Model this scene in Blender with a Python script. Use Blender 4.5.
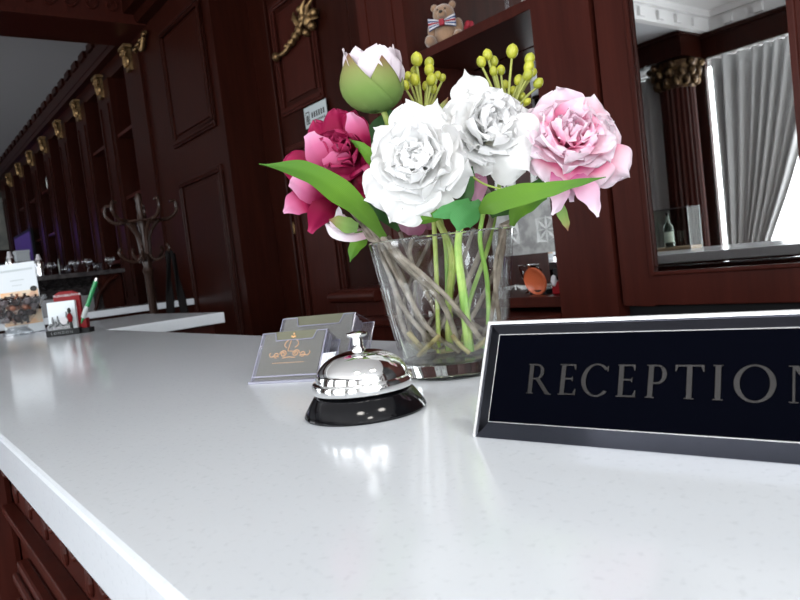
import bpy, math, random
from mathutils import Vector, Matrix, noise
random.seed(7)
S = bpy.context.scene
for o in list(bpy.data.objects): bpy.data.objects.remove(o)
COL = S.collection
R = math.radians
# ------------------------------------------------------------------ camera
CAM = Vector((0, 0, 1.2))
FPX, YAW, PIT, ROL = 703.0, R(53.29), R(3.38), R(6.746)
Fw = Vector((-math.sin(YAW)*math.cos(PIT), math.cos(YAW)*math.cos(PIT), -math.sin(PIT)))
R0 = Vector((math.cos(YAW), math.sin(YAW), 0)); U0 = R0.cross(Fw)
Rt = R0*math.cos(ROL) - U0*math.sin(ROL); Up = Rt.cross(Fw)
cd = bpy.data.cameras.new('camera'); cam = bpy.data.objects.new('camera', cd); COL.objects.link(cam)
cd.sensor_width = 36; cd.lens = 36*FPX/800; cd.clip_start = 0.01
cam.matrix_world = Matrix((( Rt.x, Up.x, -Fw.x, CAM.x), (Rt.y, Up.y, -Fw.y, CAM.y), (Rt.z, Up.z, -Fw.z, CAM.z), (0, 0, 0, 1)))
cd.dof.use_dof = True; cd.dof.focus_distance = 0.55; cd.dof.aperture_fstop = 24
S.camera = cam
def px(x, y, d):                       # point at pixel (x, y) of the photograph, d metres in front of the camera
    return CAM + (Fw*FPX + Rt*(x-400) - Up*(y-300))*(d/FPX)
def pz(x, y, z=1.10):
    v = Fw*FPX + Rt*(x-400) - Up*(y-300); return CAM + v*((z-CAM.z)/v.z)
# ------------------------------------------------------------------ world, daylight, exposure
S.view_settings.view_transform = 'Standard'; S.view_settings.look = 'None'
S.view_settings.exposure = 0.46; S.view_settings.gamma = 1.0
W = bpy.data.worlds.new('sky'); S.world = W; W.use_nodes = True
W.node_tree.nodes['Background'].inputs[0].default_value = (0.88, 0.94, 1.0, 1)
W.node_tree.nodes['Background'].inputs[1].default_value = 2.5
def area(name, loc, direction, sx, sy, power, col=(0.95, 0.975, 1.0)):
    l = bpy.data.lights.new(name, 'AREA'); l.shape = 'RECTANGLE'; l.size = sx; l.size_y = sy; l.energy = power; l.color = col
    o = bpy.data.objects.new(name, l); COL.objects.link(o); o.location = loc
    o.rotation_euler = Vector(direction).to_track_quat('-Z', 'Y').to_euler(); return o
WINS = [(-9.3, -7.3), (-6.9, -5.2), (-4.9, -3.72), (-3.34, -1.5), (-1.1, 0.7), (1.0, 2.6)]
for i, (a, b) in enumerate(WINS):
    area('daylight', ((a+b)/2, -3.34, 1.45), (0, 1, 0), (b-a), 2.3, (29 if a > -3.5 else 9)*(b-a))
area('daylight', (3.34, -0.6, 1.6), (-1, 0, 0), 2.6, 2.2, 50)

# ------------------------------------------------------------------ materials
def mat(name, col, rough=0.5, metal=0.0, spec=0.5, trans=0.0, ior=1.45, coat=0.0, emit=None, es=0.0, bump=None, var=None, sheen=0):
    m = bpy.data.materials.new(name); m.use_nodes = True; nt = m.node_tree; b = nt.nodes['Principled BSDF']
    c = tuple(col) + (1,)
    b.inputs['Base Color'].default_value = c; b.inputs['Roughness'].default_value = rough; b.inputs['Metallic'].default_value = metal
    b.inputs['Specular IOR Level'].default_value = spec; b.inputs['Transmission Weight'].default_value = trans
    b.inputs['IOR'].default_value = ior; b.inputs['Coat Weight'].default_value = coat; b.inputs['Coat Roughness'].default_value = 0.12
    b.inputs['Sheen Weight'].default_value = sheen
    if emit: b.inputs['Emission Color'].default_value = tuple(emit)+(1,); b.inputs['Emission Strength'].default_value = es
    if var or bump:
        tc = nt.nodes.new('ShaderNodeTexCoord'); n = nt.nodes.new('ShaderNodeTexNoise')
        sc = (var or bump)[0]; n.inputs['Scale'].default_value = sc; n.inputs['Detail'].default_value = 4
        nt.links.new(tc.outputs['Object'], n.inputs['Vector'])
        if var:
            mx = nt.nodes.new('ShaderNodeMix'); mx.data_type = 'RGBA'
            mx.inputs['A'].default_value = c; mx.inputs['B'].default_value = tuple(var[1])+(1,)
            cr = nt.nodes.new('ShaderNodeMapRange'); cr.inputs[1].default_value = 0.4; cr.inputs[2].default_value = 0.62
            nt.links.new(n.outputs['Fac'], cr.inputs[0]); nt.links.new(cr.outputs[0], mx.inputs['Factor']); nt.links.new(mx.outputs['Result'], b.inputs['Base Color'])
        if bump:
            bp = nt.nodes.new('ShaderNodeBump'); bp.inputs['Strength'].default_value = bump[1]; bp.inputs['Distance'].default_value = 0.002
            nt.links.new(n.outputs['Fac'], bp.inputs['Height']); nt.links.new(bp.outputs[0], b.inputs['Normal'])
    return m
def wood(name, c1, c2, rough=0.32, vert=True, scale=9, coat=0.25):
    m = bpy.data.materials.new(name); m.use_nodes = True; nt = m.node_tree; b = nt.nodes['Principled BSDF']
    tc = nt.nodes.new('ShaderNodeTexCoord'); mp = nt.nodes.new('ShaderNodeMapping'); n = nt.nodes.new('ShaderNodeTexNoise')
    mp.inputs['Scale'].default_value = (scale*4, scale*4, scale*0.25) if vert else (scale*0.25, scale*4, scale*4)
    n.inputs['Scale'].default_value = 1.4; n.inputs['Detail'].default_value = 6; n.inputs['Roughness'].default_value = 0.6
    cr = nt.nodes.new('ShaderNodeValToRGB'); cr.color_ramp.elements[0].position = 0.32; cr.color_ramp.elements[1].position = 0.7
    cr.color_ramp.elements[0].color = tuple(c1)+(1,); cr.color_ramp.elements[1].color = tuple(c2)+(1,)
    nt.links.new(tc.outputs['Object'], mp.inputs[0]); nt.links.new(mp.outputs[0], n.inputs['Vector']); nt.links.new(n.outputs['Fac'], cr.inputs[0])
    nt.links.new(cr.outputs[0], b.inputs['Base Color']); b.inputs['Roughness'].default_value = rough
    b.inputs['Coat Weight'].default_value = coat; b.inputs['Coat Roughness'].default_value = 0.15; b.inputs['Specular IOR Level'].default_value = 0.09
    return m
def thin(name, tint=(1, 1, 1), base=0.06, rough=0.0, edge=0.9):            # thin clear sheet: sees through, mirrors at a slant
    m = bpy.data.materials.new(name); m.use_nodes = True; nt = m.node_tree; nt.nodes.clear()
    out = nt.nodes.new('ShaderNodeOutputMaterial'); mx = nt.nodes.new('ShaderNodeMixShader')
    t = nt.nodes.new('ShaderNodeBsdfTransparent'); t.inputs[0].default_value = tuple(tint)+(1,)
    g = nt.nodes.new('ShaderNodeBsdfGlossy'); g.inputs['Roughness'].default_value = rough; g.inputs[0].default_value = (1, 1, 1, 1)
    lw = nt.nodes.new('ShaderNodeLayerWeight'); lw.inputs[0].default_value = 0.25
    mr = nt.nodes.new('ShaderNodeMapRange'); mr.inputs[3].default_value = base; mr.inputs[4].default_value = edge
    nt.links.new(lw.outputs['Facing'], mr.inputs[0]); nt.links.new(mr.outputs[0], mx.inputs[0])
    nt.links.new(t.outputs[0], mx.inputs[1]); nt.links.new(g.outputs[0], mx.inputs[2]); nt.links.new(mx.outputs[0], out.inputs[0])
    return m
def ramp_mat(name, stops, rough=0.55, translucent=0.25, axis='Y', veins=0.0, noise_amt=0.0):  # colour runs along the petal or leaf from its root to its tip
    m = bpy.data.materials.new(name); m.use_nodes = True; nt = m.node_tree; b = nt.nodes['Principled BSDF']
    uv = nt.nodes.new('ShaderNodeUVMap'); sp = nt.nodes.new('ShaderNodeSeparateXYZ'); cr = nt.nodes.new('ShaderNodeValToRGB')
    nt.links.new(uv.outputs[0], sp.inputs[0]); fac = sp.outputs[axis]
    if noise_amt:
        tc = nt.nodes.new('ShaderNodeTexCoord'); n = nt.nodes.new('ShaderNodeTexNoise'); n.inputs['Scale'].default_value = 45
        nt.links.new(tc.outputs['Object'], n.inputs['Vector'])
        ma = nt.nodes.new('ShaderNodeMath'); ma.operation = 'MULTIPLY_ADD'; ma.inputs[1].default_value = noise_amt
        sb = nt.nodes.new('ShaderNodeMath'); sb.operation = 'SUBTRACT'; sb.inputs[1].default_value = 0.5
        nt.links.new(n.outputs['Fac'], sb.inputs[0]); nt.links.new(sb.outputs[0], ma.inputs[0]); nt.links.new(fac, ma.inputs[2]); fac = ma.outputs[0]
    el = cr.color_ramp.elements
    while len(el) < len(stops): el.new(0.5)
    for e, (p, c) in zip(el, stops): e.position = p; e.color = tuple(c)+(1,)
    nt.links.new(fac, cr.inputs[0]); colr = cr.outputs[0]
    if veins:
        wv = nt.nodes.new('ShaderNodeTexWave'); wv.bands_direction = 'X'; wv.inputs['Scale'].default_value = 6; wv.inputs['Distortion'].default_value = 1
        nt.links.new(uv.outputs[0], wv.inputs['Vector']); mx = nt.nodes.new('ShaderNodeMix'); mx.data_type = 'RGBA'; mx.blend_type = 'MULTIPLY'
        mx.inputs['B'].default_value = (1-veins, 1-veins*0.6, 1-veins, 1); nt.links.new(wv.outputs['Fac'], mx.inputs['Factor']); nt.links.new(colr, mx.inputs['A']); colr = mx.outputs['Result']
    nt.links.new(colr, b.inputs['Base Color']); b.inputs['Roughness'].default_value = rough; b.inputs['Specular IOR Level'].default_value = 0.12
    if translucent:
        tl = nt.nodes.new('ShaderNodeBsdfTranslucent'); ms = nt.nodes.new('ShaderNodeMixShader'); ms.inputs[0].default_value = translucent
        nt.links.new(colr, tl.inputs[0]); nt.links.new(b.outputs[0], ms.inputs[1]); nt.links.new(tl.outputs[0], ms.inputs[2])
        nt.links.new(ms.outputs[0], nt.nodes['Material Output'].inputs[0])
    return m
M = dict(
 wood=wood('red_mahogany', (0.029, 0.0062, 0.0042), (0.046, 0.0100, 0.0068), coat=0.0),
 woodd=wood('dark_mahogany', (0.016, 0.0034, 0.0020), (0.027, 0.0058, 0.0034), coat=0.0),
 woodh=wood('dark_mahogany_across', (0.032, 0.009, 0.006), (0.058, 0.017, 0.012), vert=False),
 woodb=wood('brown_stand_wood', (0.020, 0.011, 0.008), (0.035, 0.018, 0.013)),
 floor=wood('parquet', (0.05, 0.022, 0.013), (0.10, 0.045, 0.025), vert=False, scale=5),
 ceil=mat('shaded_plaster', (0.36, 0.36, 0.37), 0.9), white=mat('white_plaster', (0.78, 0.78, 0.78), 0.8),
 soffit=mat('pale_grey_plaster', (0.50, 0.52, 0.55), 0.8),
 chrome=mat('chrome', (0.86, 0.86, 0.85), 0.06, 1), steel=mat('brushed_steel', (0.30, 0.30, 0.31), 0.32, 0.9),
 black=mat('black_gloss', (0.004, 0.004, 0.005), 0.10, spec=0.35), blackm=mat('black_matt', (0.008, 0.008, 0.009), 0.5, spec=0.2),
 navy=mat('black_blue_glass', (0.0012, 0.0014, 0.003), 0.12, spec=0.05, ior=1.08),
 mirror=mat('mirror', (0.82, 0.83, 0.82), 0.015, 1), mirrord=mat('dark_mirror', (0.35, 0.34, 0.34), 0.03, 1),
 granite=mat('dark_granite', (0.022, 0.019, 0.020), 0.18, var=(40, (0.05, 0.045, 0.045))),
 gold=mat('antique_gold', (0.30, 0.19, 0.085), 0.42, 0.9, bump=(60, 0.8), var=(30, (0.13, 0.075, 0.035))),
 goldf=mat('gold_foil', (0.80, 0.48, 0.24), 0.35, 0.5),
 curtain=mat('grey_curtain', (0.62, 0.63, 0.63), 0.9, sheen=0.3),
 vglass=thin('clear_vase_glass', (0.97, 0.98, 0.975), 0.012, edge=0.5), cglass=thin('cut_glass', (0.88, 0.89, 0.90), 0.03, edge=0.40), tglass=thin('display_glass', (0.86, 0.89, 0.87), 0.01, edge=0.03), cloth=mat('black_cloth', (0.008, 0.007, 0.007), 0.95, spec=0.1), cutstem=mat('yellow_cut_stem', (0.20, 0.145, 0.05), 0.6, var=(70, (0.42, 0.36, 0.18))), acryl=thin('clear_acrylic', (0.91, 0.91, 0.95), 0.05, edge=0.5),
 acedge=mat('polished_acrylic_edge', (0.50, 0.50, 0.62), 0.15, spec=0.8, trans=0.5),
 glass=mat('solid_glass', (0.96, 0.98, 0.97), 0.01, trans=1.0, ior=1.46), water=thin('water', (0.93, 0.95, 0.88), 0.03, edge=0.5),
 sglass=thin('stemware', (0.88, 0.89, 0.92), 0.08, edge=0.6),
 card=mat('olive_card', (0.125, 0.125, 0.085), 0.5), cardw=mat('card_edges', (0.55, 0.55, 0.58), 0.6), paper=mat('white_paper', (0.62, 0.66, 0.69), 0.6),
 red=mat('phone_box_red', (0.17, 0.004, 0.007), 0.4, spec=0.15), green=mat('green_pen', (0.01, 0.20, 0.06), 0.25, coat=0.4),
 silver=mat('pewter', (0.16, 0.165, 0.17), 0.42, 0.5), goldd=mat('dark_mottled_gold', (0.15, 0.095, 0.045), 0.45, 0.8, bump=(60, 0.8), var=(22, (0.04, 0.02, 0.012))), plastic=mat('clear_grey_plastic', (0.55, 0.57, 0.57), 0.25, trans=0.3),  # goldd: darker, mottled gold for the column capital
 bottle=mat('dark_bottle_glass', (0.010, 0.018, 0.012), 0.08, coat=0.5), bottle2=mat('brown_bottle_glass', (0.05, 0.018, 0.008), 0.1, coat=0.5),
 label=mat('bottle_label', (0.65, 0.68, 0.62), 0.6), teal=mat('teal_label', (0.10, 0.28, 0.24), 0.5),
 orange=mat('orange_plate', (0.45, 0.10, 0.04), 0.3), plush=mat('beige_plush', (0.26, 0.155, 0.09), 0.95, sheen=0.6, bump=(300, 0.9)),
 blue=mat('flag_blue', (0.02, 0.05, 0.15), 0.7), flagred=mat('flag_red', (0.24, 0.008, 0.02), 0.7), flagw=mat('flag_white', (0.52, 0.50, 0.52), 0.7),
 choc=mat('wrapper_brown', (0.045, 0.018, 0.014), 0.25, 0.4), choc2=mat('wrapper_rust', (0.28, 0.10, 0.05), 0.3, 0.5), choc3=mat('wrapper_silver', (0.22, 0.17, 0.17), 0.35, 0.6),
 skin=mat('printed_peach', (0.60, 0.38, 0.26), 0.6), hairp=mat('printed_dark', (0.015, 0.015, 0.012), 0.6), peach=mat('printed_cream', (0.68, 0.56, 0.42), 0.6, var=(25, (0.72, 0.40, 0.20))),
 grey=mat('printed_grey', (0.42, 0.47, 0.48), 0.6), purple=mat('purple_screen', (0.03, 0.02, 0.12), 0.4, emit=(0.16, 0.08, 0.62), es=0.55),
 purpled=mat('dim_purple_glow', (0.02, 0.01, 0.06), 0.4, emit=(0.14, 0.07, 0.42), es=0.08), pane=mat('dim_pane', (0.03, 0.035, 0.035), 0.2, emit=(0.5, 0.52, 0.5), es=0.05, var=(3, (0.12, 0.12, 0.10))),
 berry=mat('olive_berry', (0.40, 0.40, 0.035), 0.35, var=(80, (0.28, 0.30, 0.03))), bstem=mat('berry_stalk', (0.28, 0.30, 0.07), 0.6),
 twig=mat('grey_brown_stem', (0.13, 0.105, 0.08), 0.7, var=(90, (0.26, 0.22, 0.18)), bump=(120, 0.6)),
 gstem=mat('green_stem', (0.22, 0.30, 0.05), 0.5, var=(60, (0.34, 0.38, 0.10))), stem2=mat('bright_green_stem', (0.20, 0.38, 0.06), 0.45, var=(50, (0.36, 0.50, 0.12))),
 leaf=ramp_mat('bright_leaf', [(0, (0.08, 0.16, 0.025)), (0.5, (0.13, 0.27, 0.030)), (1, (0.08, 0.20, 0.035))], 0.42, 0.25, veins=0.25),
 leafd=ramp_mat('dark_leaf', [(0, (0.03, 0.07, 0.02)), (1, (0.05, 0.13, 0.04))], 0.4, 0.12, veins=0.2),
 leafg=ramp_mat('blue_green_leaf', [(0, (0.06, 0.20, 0.06)), (1, (0.07, 0.24, 0.08))], 0.45, 0.2, veins=0.2),
 sepal=ramp_mat('sepal', [(0, (0.17, 0.29, 0.09)), (0.45, (0.17, 0.27, 0.07)), (0.75, (0.20, 0.22, 0.07)), (1, (0.18, 0.07, 0.05))], 0.5, 0.15),
 pwhite=ramp_mat('white_petal', [(0, (0.86, 0.84, 0.66)), (0.25, (0.84, 0.84, 0.82)), (1, (0.86, 0.86, 0.86))], 0.7, 0.42),
 ppink=ramp_mat('pink_petal', [(0, (0.60, 0.04, 0.18)), (0.38, (0.78, 0.20, 0.34)), (0.56, (0.85, 0.50, 0.60)), (0.8, (0.80, 0.64, 0.72)), (1, (0.82, 0.73, 0.79))], 0.7, 0.35, noise_amt=0.45),
 pburg=ramp_mat('burgundy_petal', [(0, (0.07, 0.001, 0.008)), (0.45, (0.15, 0.002, 0.022)), (0.85, (0.24, 0.006, 0.048)), (1, (0.36, 0.03, 0.10))], 0.5, 0.2, noise_amt=0.3),
 pburgl=ramp_mat('rose_back_petal', [(0, (0.14, 0.002, 0.020)), (0.4, (0.28, 0.010, 0.06)), (0.75, (0.48, 0.12, 0.24)), (1, (0.58, 0.28, 0.42))], 0.5, 0.2, noise_amt=0.15),
 ppink2=ramp_mat('rosy_petal', [(0, (0.55, 0.02, 0.14)), (0.5, (0.72, 0.14, 0.30)), (0.8, (0.80, 0.38, 0.52)), (1, (0.84, 0.66, 0.75))], 0.7, 0.3, noise_amt=0.5), plilac=ramp_mat('pale_lilac_petal', [(0, (0.55, 0.10, 0.26)), (0.35, (0.70, 0.42, 0.56)), (1, (0.80, 0.70, 0.80))], 0.6, 0.28), pbud=ramp_mat('pale_bud_petal', [(0, (0.65, 0.42, 0.50)), (0.5, (0.72, 0.64, 0.70)), (1, (0.76, 0.69, 0.73))], 0.6, 0.28),
 mauve=ramp_mat('mauve_petal', [(0, (0.25, 0.08, 0.14)), (1, (0.42, 0.24, 0.32))], 0.6, 0.2),
)
def quartz():
    m = mat('white_quartz', (0.66, 0.68, 0.69), 0.13); nt = m.node_tree; b = nt.nodes['Principled BSDF']
    tc = nt.nodes.new('ShaderNodeTexCoord'); n = nt.nodes.new('ShaderNodeTexNoise'); n.inputs['Scale'].default_value = 260; n.inputs['Detail'].default_value = 3
    n2 = nt.nodes.new('ShaderNodeTexNoise'); n2.inputs['Scale'].default_value = 14; n2.inputs['Detail'].default_value = 5
    cr = nt.nodes.new('ShaderNodeValToRGB'); cr.color_ramp.elements[0].position = 0.30; cr.color_ramp.elements[1].position = 0.42
    cr.color_ramp.elements[0].color = (0.555, 0.585, 0.62, 1); cr.color_ramp.elements[1].color = (0.61, 0.64, 0.675, 1)
    mx = nt.nodes.new('ShaderNodeMix'); mx.data_type = 'RGBA'; mx.blend_type = 'MULTIPLY'; mx.inputs['B'].default_value = (0.96, 0.97, 0.98, 1)
    nt.links.new(tc.outputs['Object'], n.inputs['Vector']); nt.links.new(tc.outputs['Object'], n2.inputs['Vector'])
    nt.links.new(n.outputs['Fac'], cr.inputs[0]); nt.links.new(cr.outputs[0], mx.inputs['A']); nt.links.new(n2.outputs['Fac'], mx.inputs['Factor'])
    nt.links.new(mx.outputs['Result'], b.inputs['Base Color']); b.inputs['Specular IOR Level'].default_value = 0.5
    return m
M['quartz'] = quartz()

# ------------------------------------------------------------------ building helpers
class MB:
    def __init__(s): s.v = []; s.f = []; s.uv = []
    def add(s, vs, fs, uvs=None, T=None):
        n = len(s.v); s.v += [tuple(T @ Vector(p)) if T else tuple(p) for p in vs]
        s.f += [tuple(i+n for i in f) for f in fs]; s.uv += uvs or [(0, 0)]*len(vs); return s
    def box(s, x0, x1, y0, y1, z0, z1, T=None):
        vs = [(x, y, z) for x in (x0, x1) for y in (y0, y1) for z in (z0, z1)]
        return s.add(vs, [(0, 1, 3, 2), (4, 6, 7, 5), (0, 4, 5, 1), (2, 3, 7, 6), (0, 2, 6, 4), (1, 5, 7, 3)], None, T)
    def lathe(s, prof, n=48, T=None, cap=True):
        vs = []; fs = []
        for r, z in prof:
            for k in range(n): a = 2*math.pi*k/n; vs.append((r*math.cos(a), r*math.sin(a), z))
        for i in range(len(prof)-1):
            for k in range(n): fs.append((i*n+k, i*n+(k+1) % n, (i+1)*n+(k+1) % n, (i+1)*n+k))
        if cap and prof[0][0] > 1e-5: fs.append(tuple(range(n))[::-1])
        if cap and prof[-1][0] > 1e-5: fs.append(tuple((len(prof)-1)*n+k for k in range(n)))
        return s.add(vs, fs, None, T)
    def tube(s, pts, rad, n=8, T=None, flat=1.0):
        pts = [Vector(p) for p in pts]
        if not hasattr(rad, '__len__'): rad = [rad]*len(pts)
        vs = []; fs = []; prev = None
        for i, p in enumerate(pts):
            t = (pts[min(i+1, len(pts)-1)]-pts[max(i-1, 0)]).normalized()
            if prev is None: prev = t.orthogonal().normalized()
            a = (prev - t*prev.dot(t)).normalized(); b = t.cross(a); prev = a
            for k in range(n):
                q = 2*math.pi*k/n; vs.append(p + a*math.cos(q)*rad[i] + b*math.sin(q)*rad[i]*flat)
        for i in range(len(pts)-1):
            for k in range(n): fs.append((i*n+k, i*n+(k+1) % n, (i+1)*n+(k+1) % n, (i+1)*n+k))
        fs.append(tuple(range(n))[::-1]); fs.append(tuple((len(pts)-1)*n+k for k in range(n)))
        return s.add(vs, fs, None, T)
    def grid(s, fn, nu, nv, T=None):
        vs = []; uv = []; fs = []
        for j in range(nv+1):
            for i in range(nu+1):
                u, v = i/nu, j/nv; vs.append(fn(u, v)); uv.append((u, v))
        for j in range(nv):
            for i in range(nu): a = j*(nu+1)+i; fs.append((a, a+1, a+nu+2, a+nu+1))
        return s.add(vs, fs, uv, T)
    def ell(s, c, r, T=None, n=16, m=10, rot=None):
        c = Vector(c); r = r if hasattr(r, '__len__') else (r, r, r); vs = []; fs = []
        for j in range(m+1):
            th = math.pi*j/m
            for k in range(n):
                ph = 2*math.pi*k/n; p = Vector((r[0]*math.sin(th)*math.cos(ph), r[1]*math.sin(th)*math.sin(ph), -r[2]*math.cos(th)))
                if rot: p = rot @ p
                vs.append(c+p)
        for j in range(m):
            for k in range(n): fs.append((j*n+k, j*n+(k+1) % n, (j+1)*n+(k+1) % n, (j+1)*n+k))
        return s.add(vs, fs, None, T)
    def prism(s, poly, d0, d1, T=None):          # poly in x,z; depth along y
        n = len(poly); vs = [(x, d0, z) for x, z in poly]+[(x, d1, z) for x, z in poly]
        fs = [tuple(range(n)), tuple(range(2*n-1, n-1, -1))]+[(i, (i+1) % n, n+(i+1) % n, n+i)[::-1] for i in range(n)]
        return s.add(vs, fs, None, T)
    def build(s, name, m, parent=None, smooth=False, bevel=0, local=False, solid=0, sub=0, angle=40):
        me = bpy.data.meshes.new(name); me.from_pydata(s.v, [], s.f); me.update()
        l = me.uv_layers.new(name='UVMap')
        for lp in me.loops: l.data[lp.index].uv = s.uv[lp.vertex_index]
        me.materials.append(M[m] if isinstance(m, str) else m)
        import bmesh
        bm = bmesh.new(); bm.from_mesh(me); bmesh.ops.remove_doubles(bm, verts=bm.verts, dist=1e-6)
        if not solid and smooth != 'open': bmesh.ops.recalc_face_normals(bm, faces=bm.faces)
        bm.to_mesh(me); bm.free()
        if smooth: me.polygons.foreach_set('use_smooth', [True]*len(me.polygons))
        o = bpy.data.objects.new(name, me); COL.objects.link(o)
        if bevel: b = o.modifiers.new('bevel', 'BEVEL'); b.width = bevel; b.segments = 2; b.limit_method = 'ANGLE'; b.angle_limit = R(35)
        if solid: q = o.modifiers.new('solid', 'SOLIDIFY'); q.thickness = solid; q.offset = 0
        if sub: q = o.modifiers.new('sub', 'SUBSURF'); q.levels = q.render_levels = sub
        if smooth and not sub and smooth != 'open':
            try: me.set_sharp_from_angle(angle=R(angle))
            except Exception: pass
        if parent:
            o.parent = parent
            if not local:
                w = parent; mw = Matrix.Identity(4)
                while w: mw = (Matrix.LocRotScale(w.location, w.rotation_euler, w.scale)) @ mw if w.parent is None else w.matrix_parent_inverse @ mw if False else mw; w = w.parent
                if parent.parent is None: o.matrix_parent_inverse = Matrix.LocRotScale(parent.location, parent.rotation_euler, parent.scale).inverted()
        return o
def tag(o, label=None, cat=None, group=None, kind=None):
    if label: o['label'] = label
    if cat: o['category'] = cat
    if group: o['group'] = group
    if kind: o['kind'] = kind
    return o
def thing(name, label, cat, loc=(0, 0, 0), rz=0, group=None):
    o = bpy.data.objects.new(name, None); COL.objects.link(o); o.location = loc; o.rotation_euler = (0, 0, rz); o.empty_display_size = 0.02
    return tag(o, label, cat, group)
def copy_tree(o, parent=None):
    c = o.copy(); COL.objects.link(c); c.parent = parent
    for ch in list(o.children): copy_tree(ch, c)
    return c
def struct(name, mb, m, **k): return tag(mb.build(name, m, **k), kind='structure')
def bez(P, n=10):                                 # Catmull-Rom through points
    P = [Vector(p) for p in P]; Q = [P[0]*2-P[1]]+P+[P[-1]*2-P[-2]]; out = []
    for i in range(1, len(Q)-2):
        for k in range(n):
            t = k/n; a, b, c, d = Q[i-1:i+3]
            out.append(0.5*((2*b)+(c-a)*t+(2*a-5*b+4*c-d)*t*t+(3*b-a-3*c+d)*t**3))
    return out+[P[-1]]
def frame_mb(x0, x1, y, z0, z1, w=0.03, d=0.015, mb=None):   # raised moulding round a wall panel, facing -Y
    mb = mb or MB()
    for a, b, c, e in ((x0, x1, z0, z0+w), (x0, x1, z1-w, z1), (x0, x0+w, z0+w, z1-w), (x1-w, x1, z0+w, z1-w)):
        mb.box(a, b, y-d, y, c, e); 
        mb.box(a+w*0.3, b-w*0.3, y-d*1.5, y-d, c+w*0.3, e-w*0.3) if b-a > 0 else 0
    return mb
def text_mb(body, size, T, extrude=0.0, spacing=1.0):
    cu = bpy.data.curves.new('t', 'FONT'); cu.body = body; cu.size = size; cu.extrude = extrude; cu.align_x = 'CENTER'; cu.align_y = 'CENTER'; cu.space_character = spacing; cu.resolution_u = 3
    o = bpy.data.objects.new('t', cu); COL.objects.link(o); bpy.context.view_layer.update()
    me = bpy.data.meshes.new_from_object(o); mb = MB()
    mb.add([v.co.copy() for v in me.vertices], [tuple(p.vertices) for p in me.polygons], None, T)
    bpy.data.objects.remove(o); bpy.data.meshes.remove(me); bpy.data.curves.remove(cu); return mb
FX = Matrix(((1, 0, 0, 0), (0, 0, -1, 0), (0, 1, 0, 0), (0, 0, 0, 1)))     # text plane -> upright, facing -Y

# ------------------------------------------------------------------ room shell
YC, Y1, Y2, CZ = 1.40, 1.50, 1.75, 2.95
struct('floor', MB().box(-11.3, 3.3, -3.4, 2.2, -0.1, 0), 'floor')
struct('ceiling', MB().box(-11.3, -4.3, -3.4, 2.2, CZ, CZ+0.1), 'ceil')  # white ceiling coloured darker here, where little light reaches it
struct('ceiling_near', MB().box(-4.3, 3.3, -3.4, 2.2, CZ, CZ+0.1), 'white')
struct('wall_end', MB().box(-11.3, -11.0, -3.3, 2.2, 0, CZ), 'woodd')
mb = MB(); mb.box(3.2, 3.4, -3.3, -1.9, 0, CZ); mb.box(3.2, 3.4, 0.7, 2.2, 0, CZ); mb.box(3.2, 3.4, -1.9, 0.7, 0, 0.5); mb.box(3.2, 3.4, -1.9, 0.7, 2.7, CZ)
struct('wall_right', mb, 'white')
mb = MB(); xs = [-11.2]+[q for w in WINS for q in w]+[3.3]
for i in range(0, len(xs), 2): mb.box(xs[i], xs[i+1], -3.3, -3.16, 0, CZ)
for a, b in WINS: mb.box(a, b, -3.3, -3.16, 2.60, CZ); mb.box(a, b, -3.3, -3.16, 0, 0.30)
struct('wall_front', mb, 'white')
for i, (a, b) in enumerate(WINS):
    f = MB()
    for x in (a, b-0.05): f.box(x, x+0.05, -3.30, -3.24, 0.30, 2.60)
    f.box(a, b, -3.30, -3.24, 0.30, 0.36); f.box(a, b, -3.30, -3.24, 2.54, 2.60); f.box(a, b, -3.29, -3.25, 0.92, 0.96)
    struct('window_%d' % (i+1), f, 'white')
# back wall: cabinet recesses on the left, panels, return, door wall
mb = MB(); BAY = [(-4.49-0.68*k, ) for k in range(9)]
mb.box(-11.0, -4.35, 1.82, 2.0, 0, CZ); mb.box(-11.0, -4.35, Y1, 1.82, 2.66, CZ); mb.box(-11.0, -4.35, Y1, 1.82, 0, 0.95)
mb.box(-4.35, -3.28, Y1, 2.0, 0, CZ)
struct('wall_left', mb, 'woodd')
struct('wall_back', MB().box(-3.28, 3.2, Y2, 2.0, 0, CZ), 'woodd')
# cornice with small blocks over the left cabinets, and nearer cornice
mb = MB(); mb.box(-11, -4.58, Y1-0.05, Y1, 2.76, 2.80); mb.box(-11, -4.58, Y1-0.055, Y1, 2.80, 2.88); mb.box(-11, -4.58, Y1-0.04, Y1, 2.88, CZ)
for k in range(26): mb.box(-4.80-k*0.24, -4.66-k*0.24, Y1-0.06, Y1-0.04, 2.90, CZ)
struct('trim_1', mb, 'woodd')
mb = MB(); mb.box(-4.2, -3.28, Y1-0.06, Y1, 2.745, 2.80); mb.box(-4.2, -3.28, Y1-0.12, Y1, 2.80, CZ); mb.box(-3.28, -1.9, Y2-0.06, Y2, 2.75, 2.80); mb.box(-3.28, -1.9, Y2-0.12, Y2, 2.80, CZ)
struct('trim_2', mb, 'woodd')
# ceiling beam with a carved face
mb = MB(); mb.box(-4.58, -4.2, -3.16, Y1, 2.737, CZ); mb.box(-4.2, -4.18, -3.16, Y1, 2.737, 2.765); mb.box(-4.2, -4.17, -3.16, Y1, 2.905, CZ)
for k in range(34):
    y = 1.42-k*0.11; mb.tube([(-4.19, y+0.045*math.sin(q)*(1-q/9), 2.835+0.042*math.cos(q)*(1-q/9)) for q in [j*0.6 for j in range(12)]], 0.006, 5)
struct('trim_3', mb, 'wood')
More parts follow.
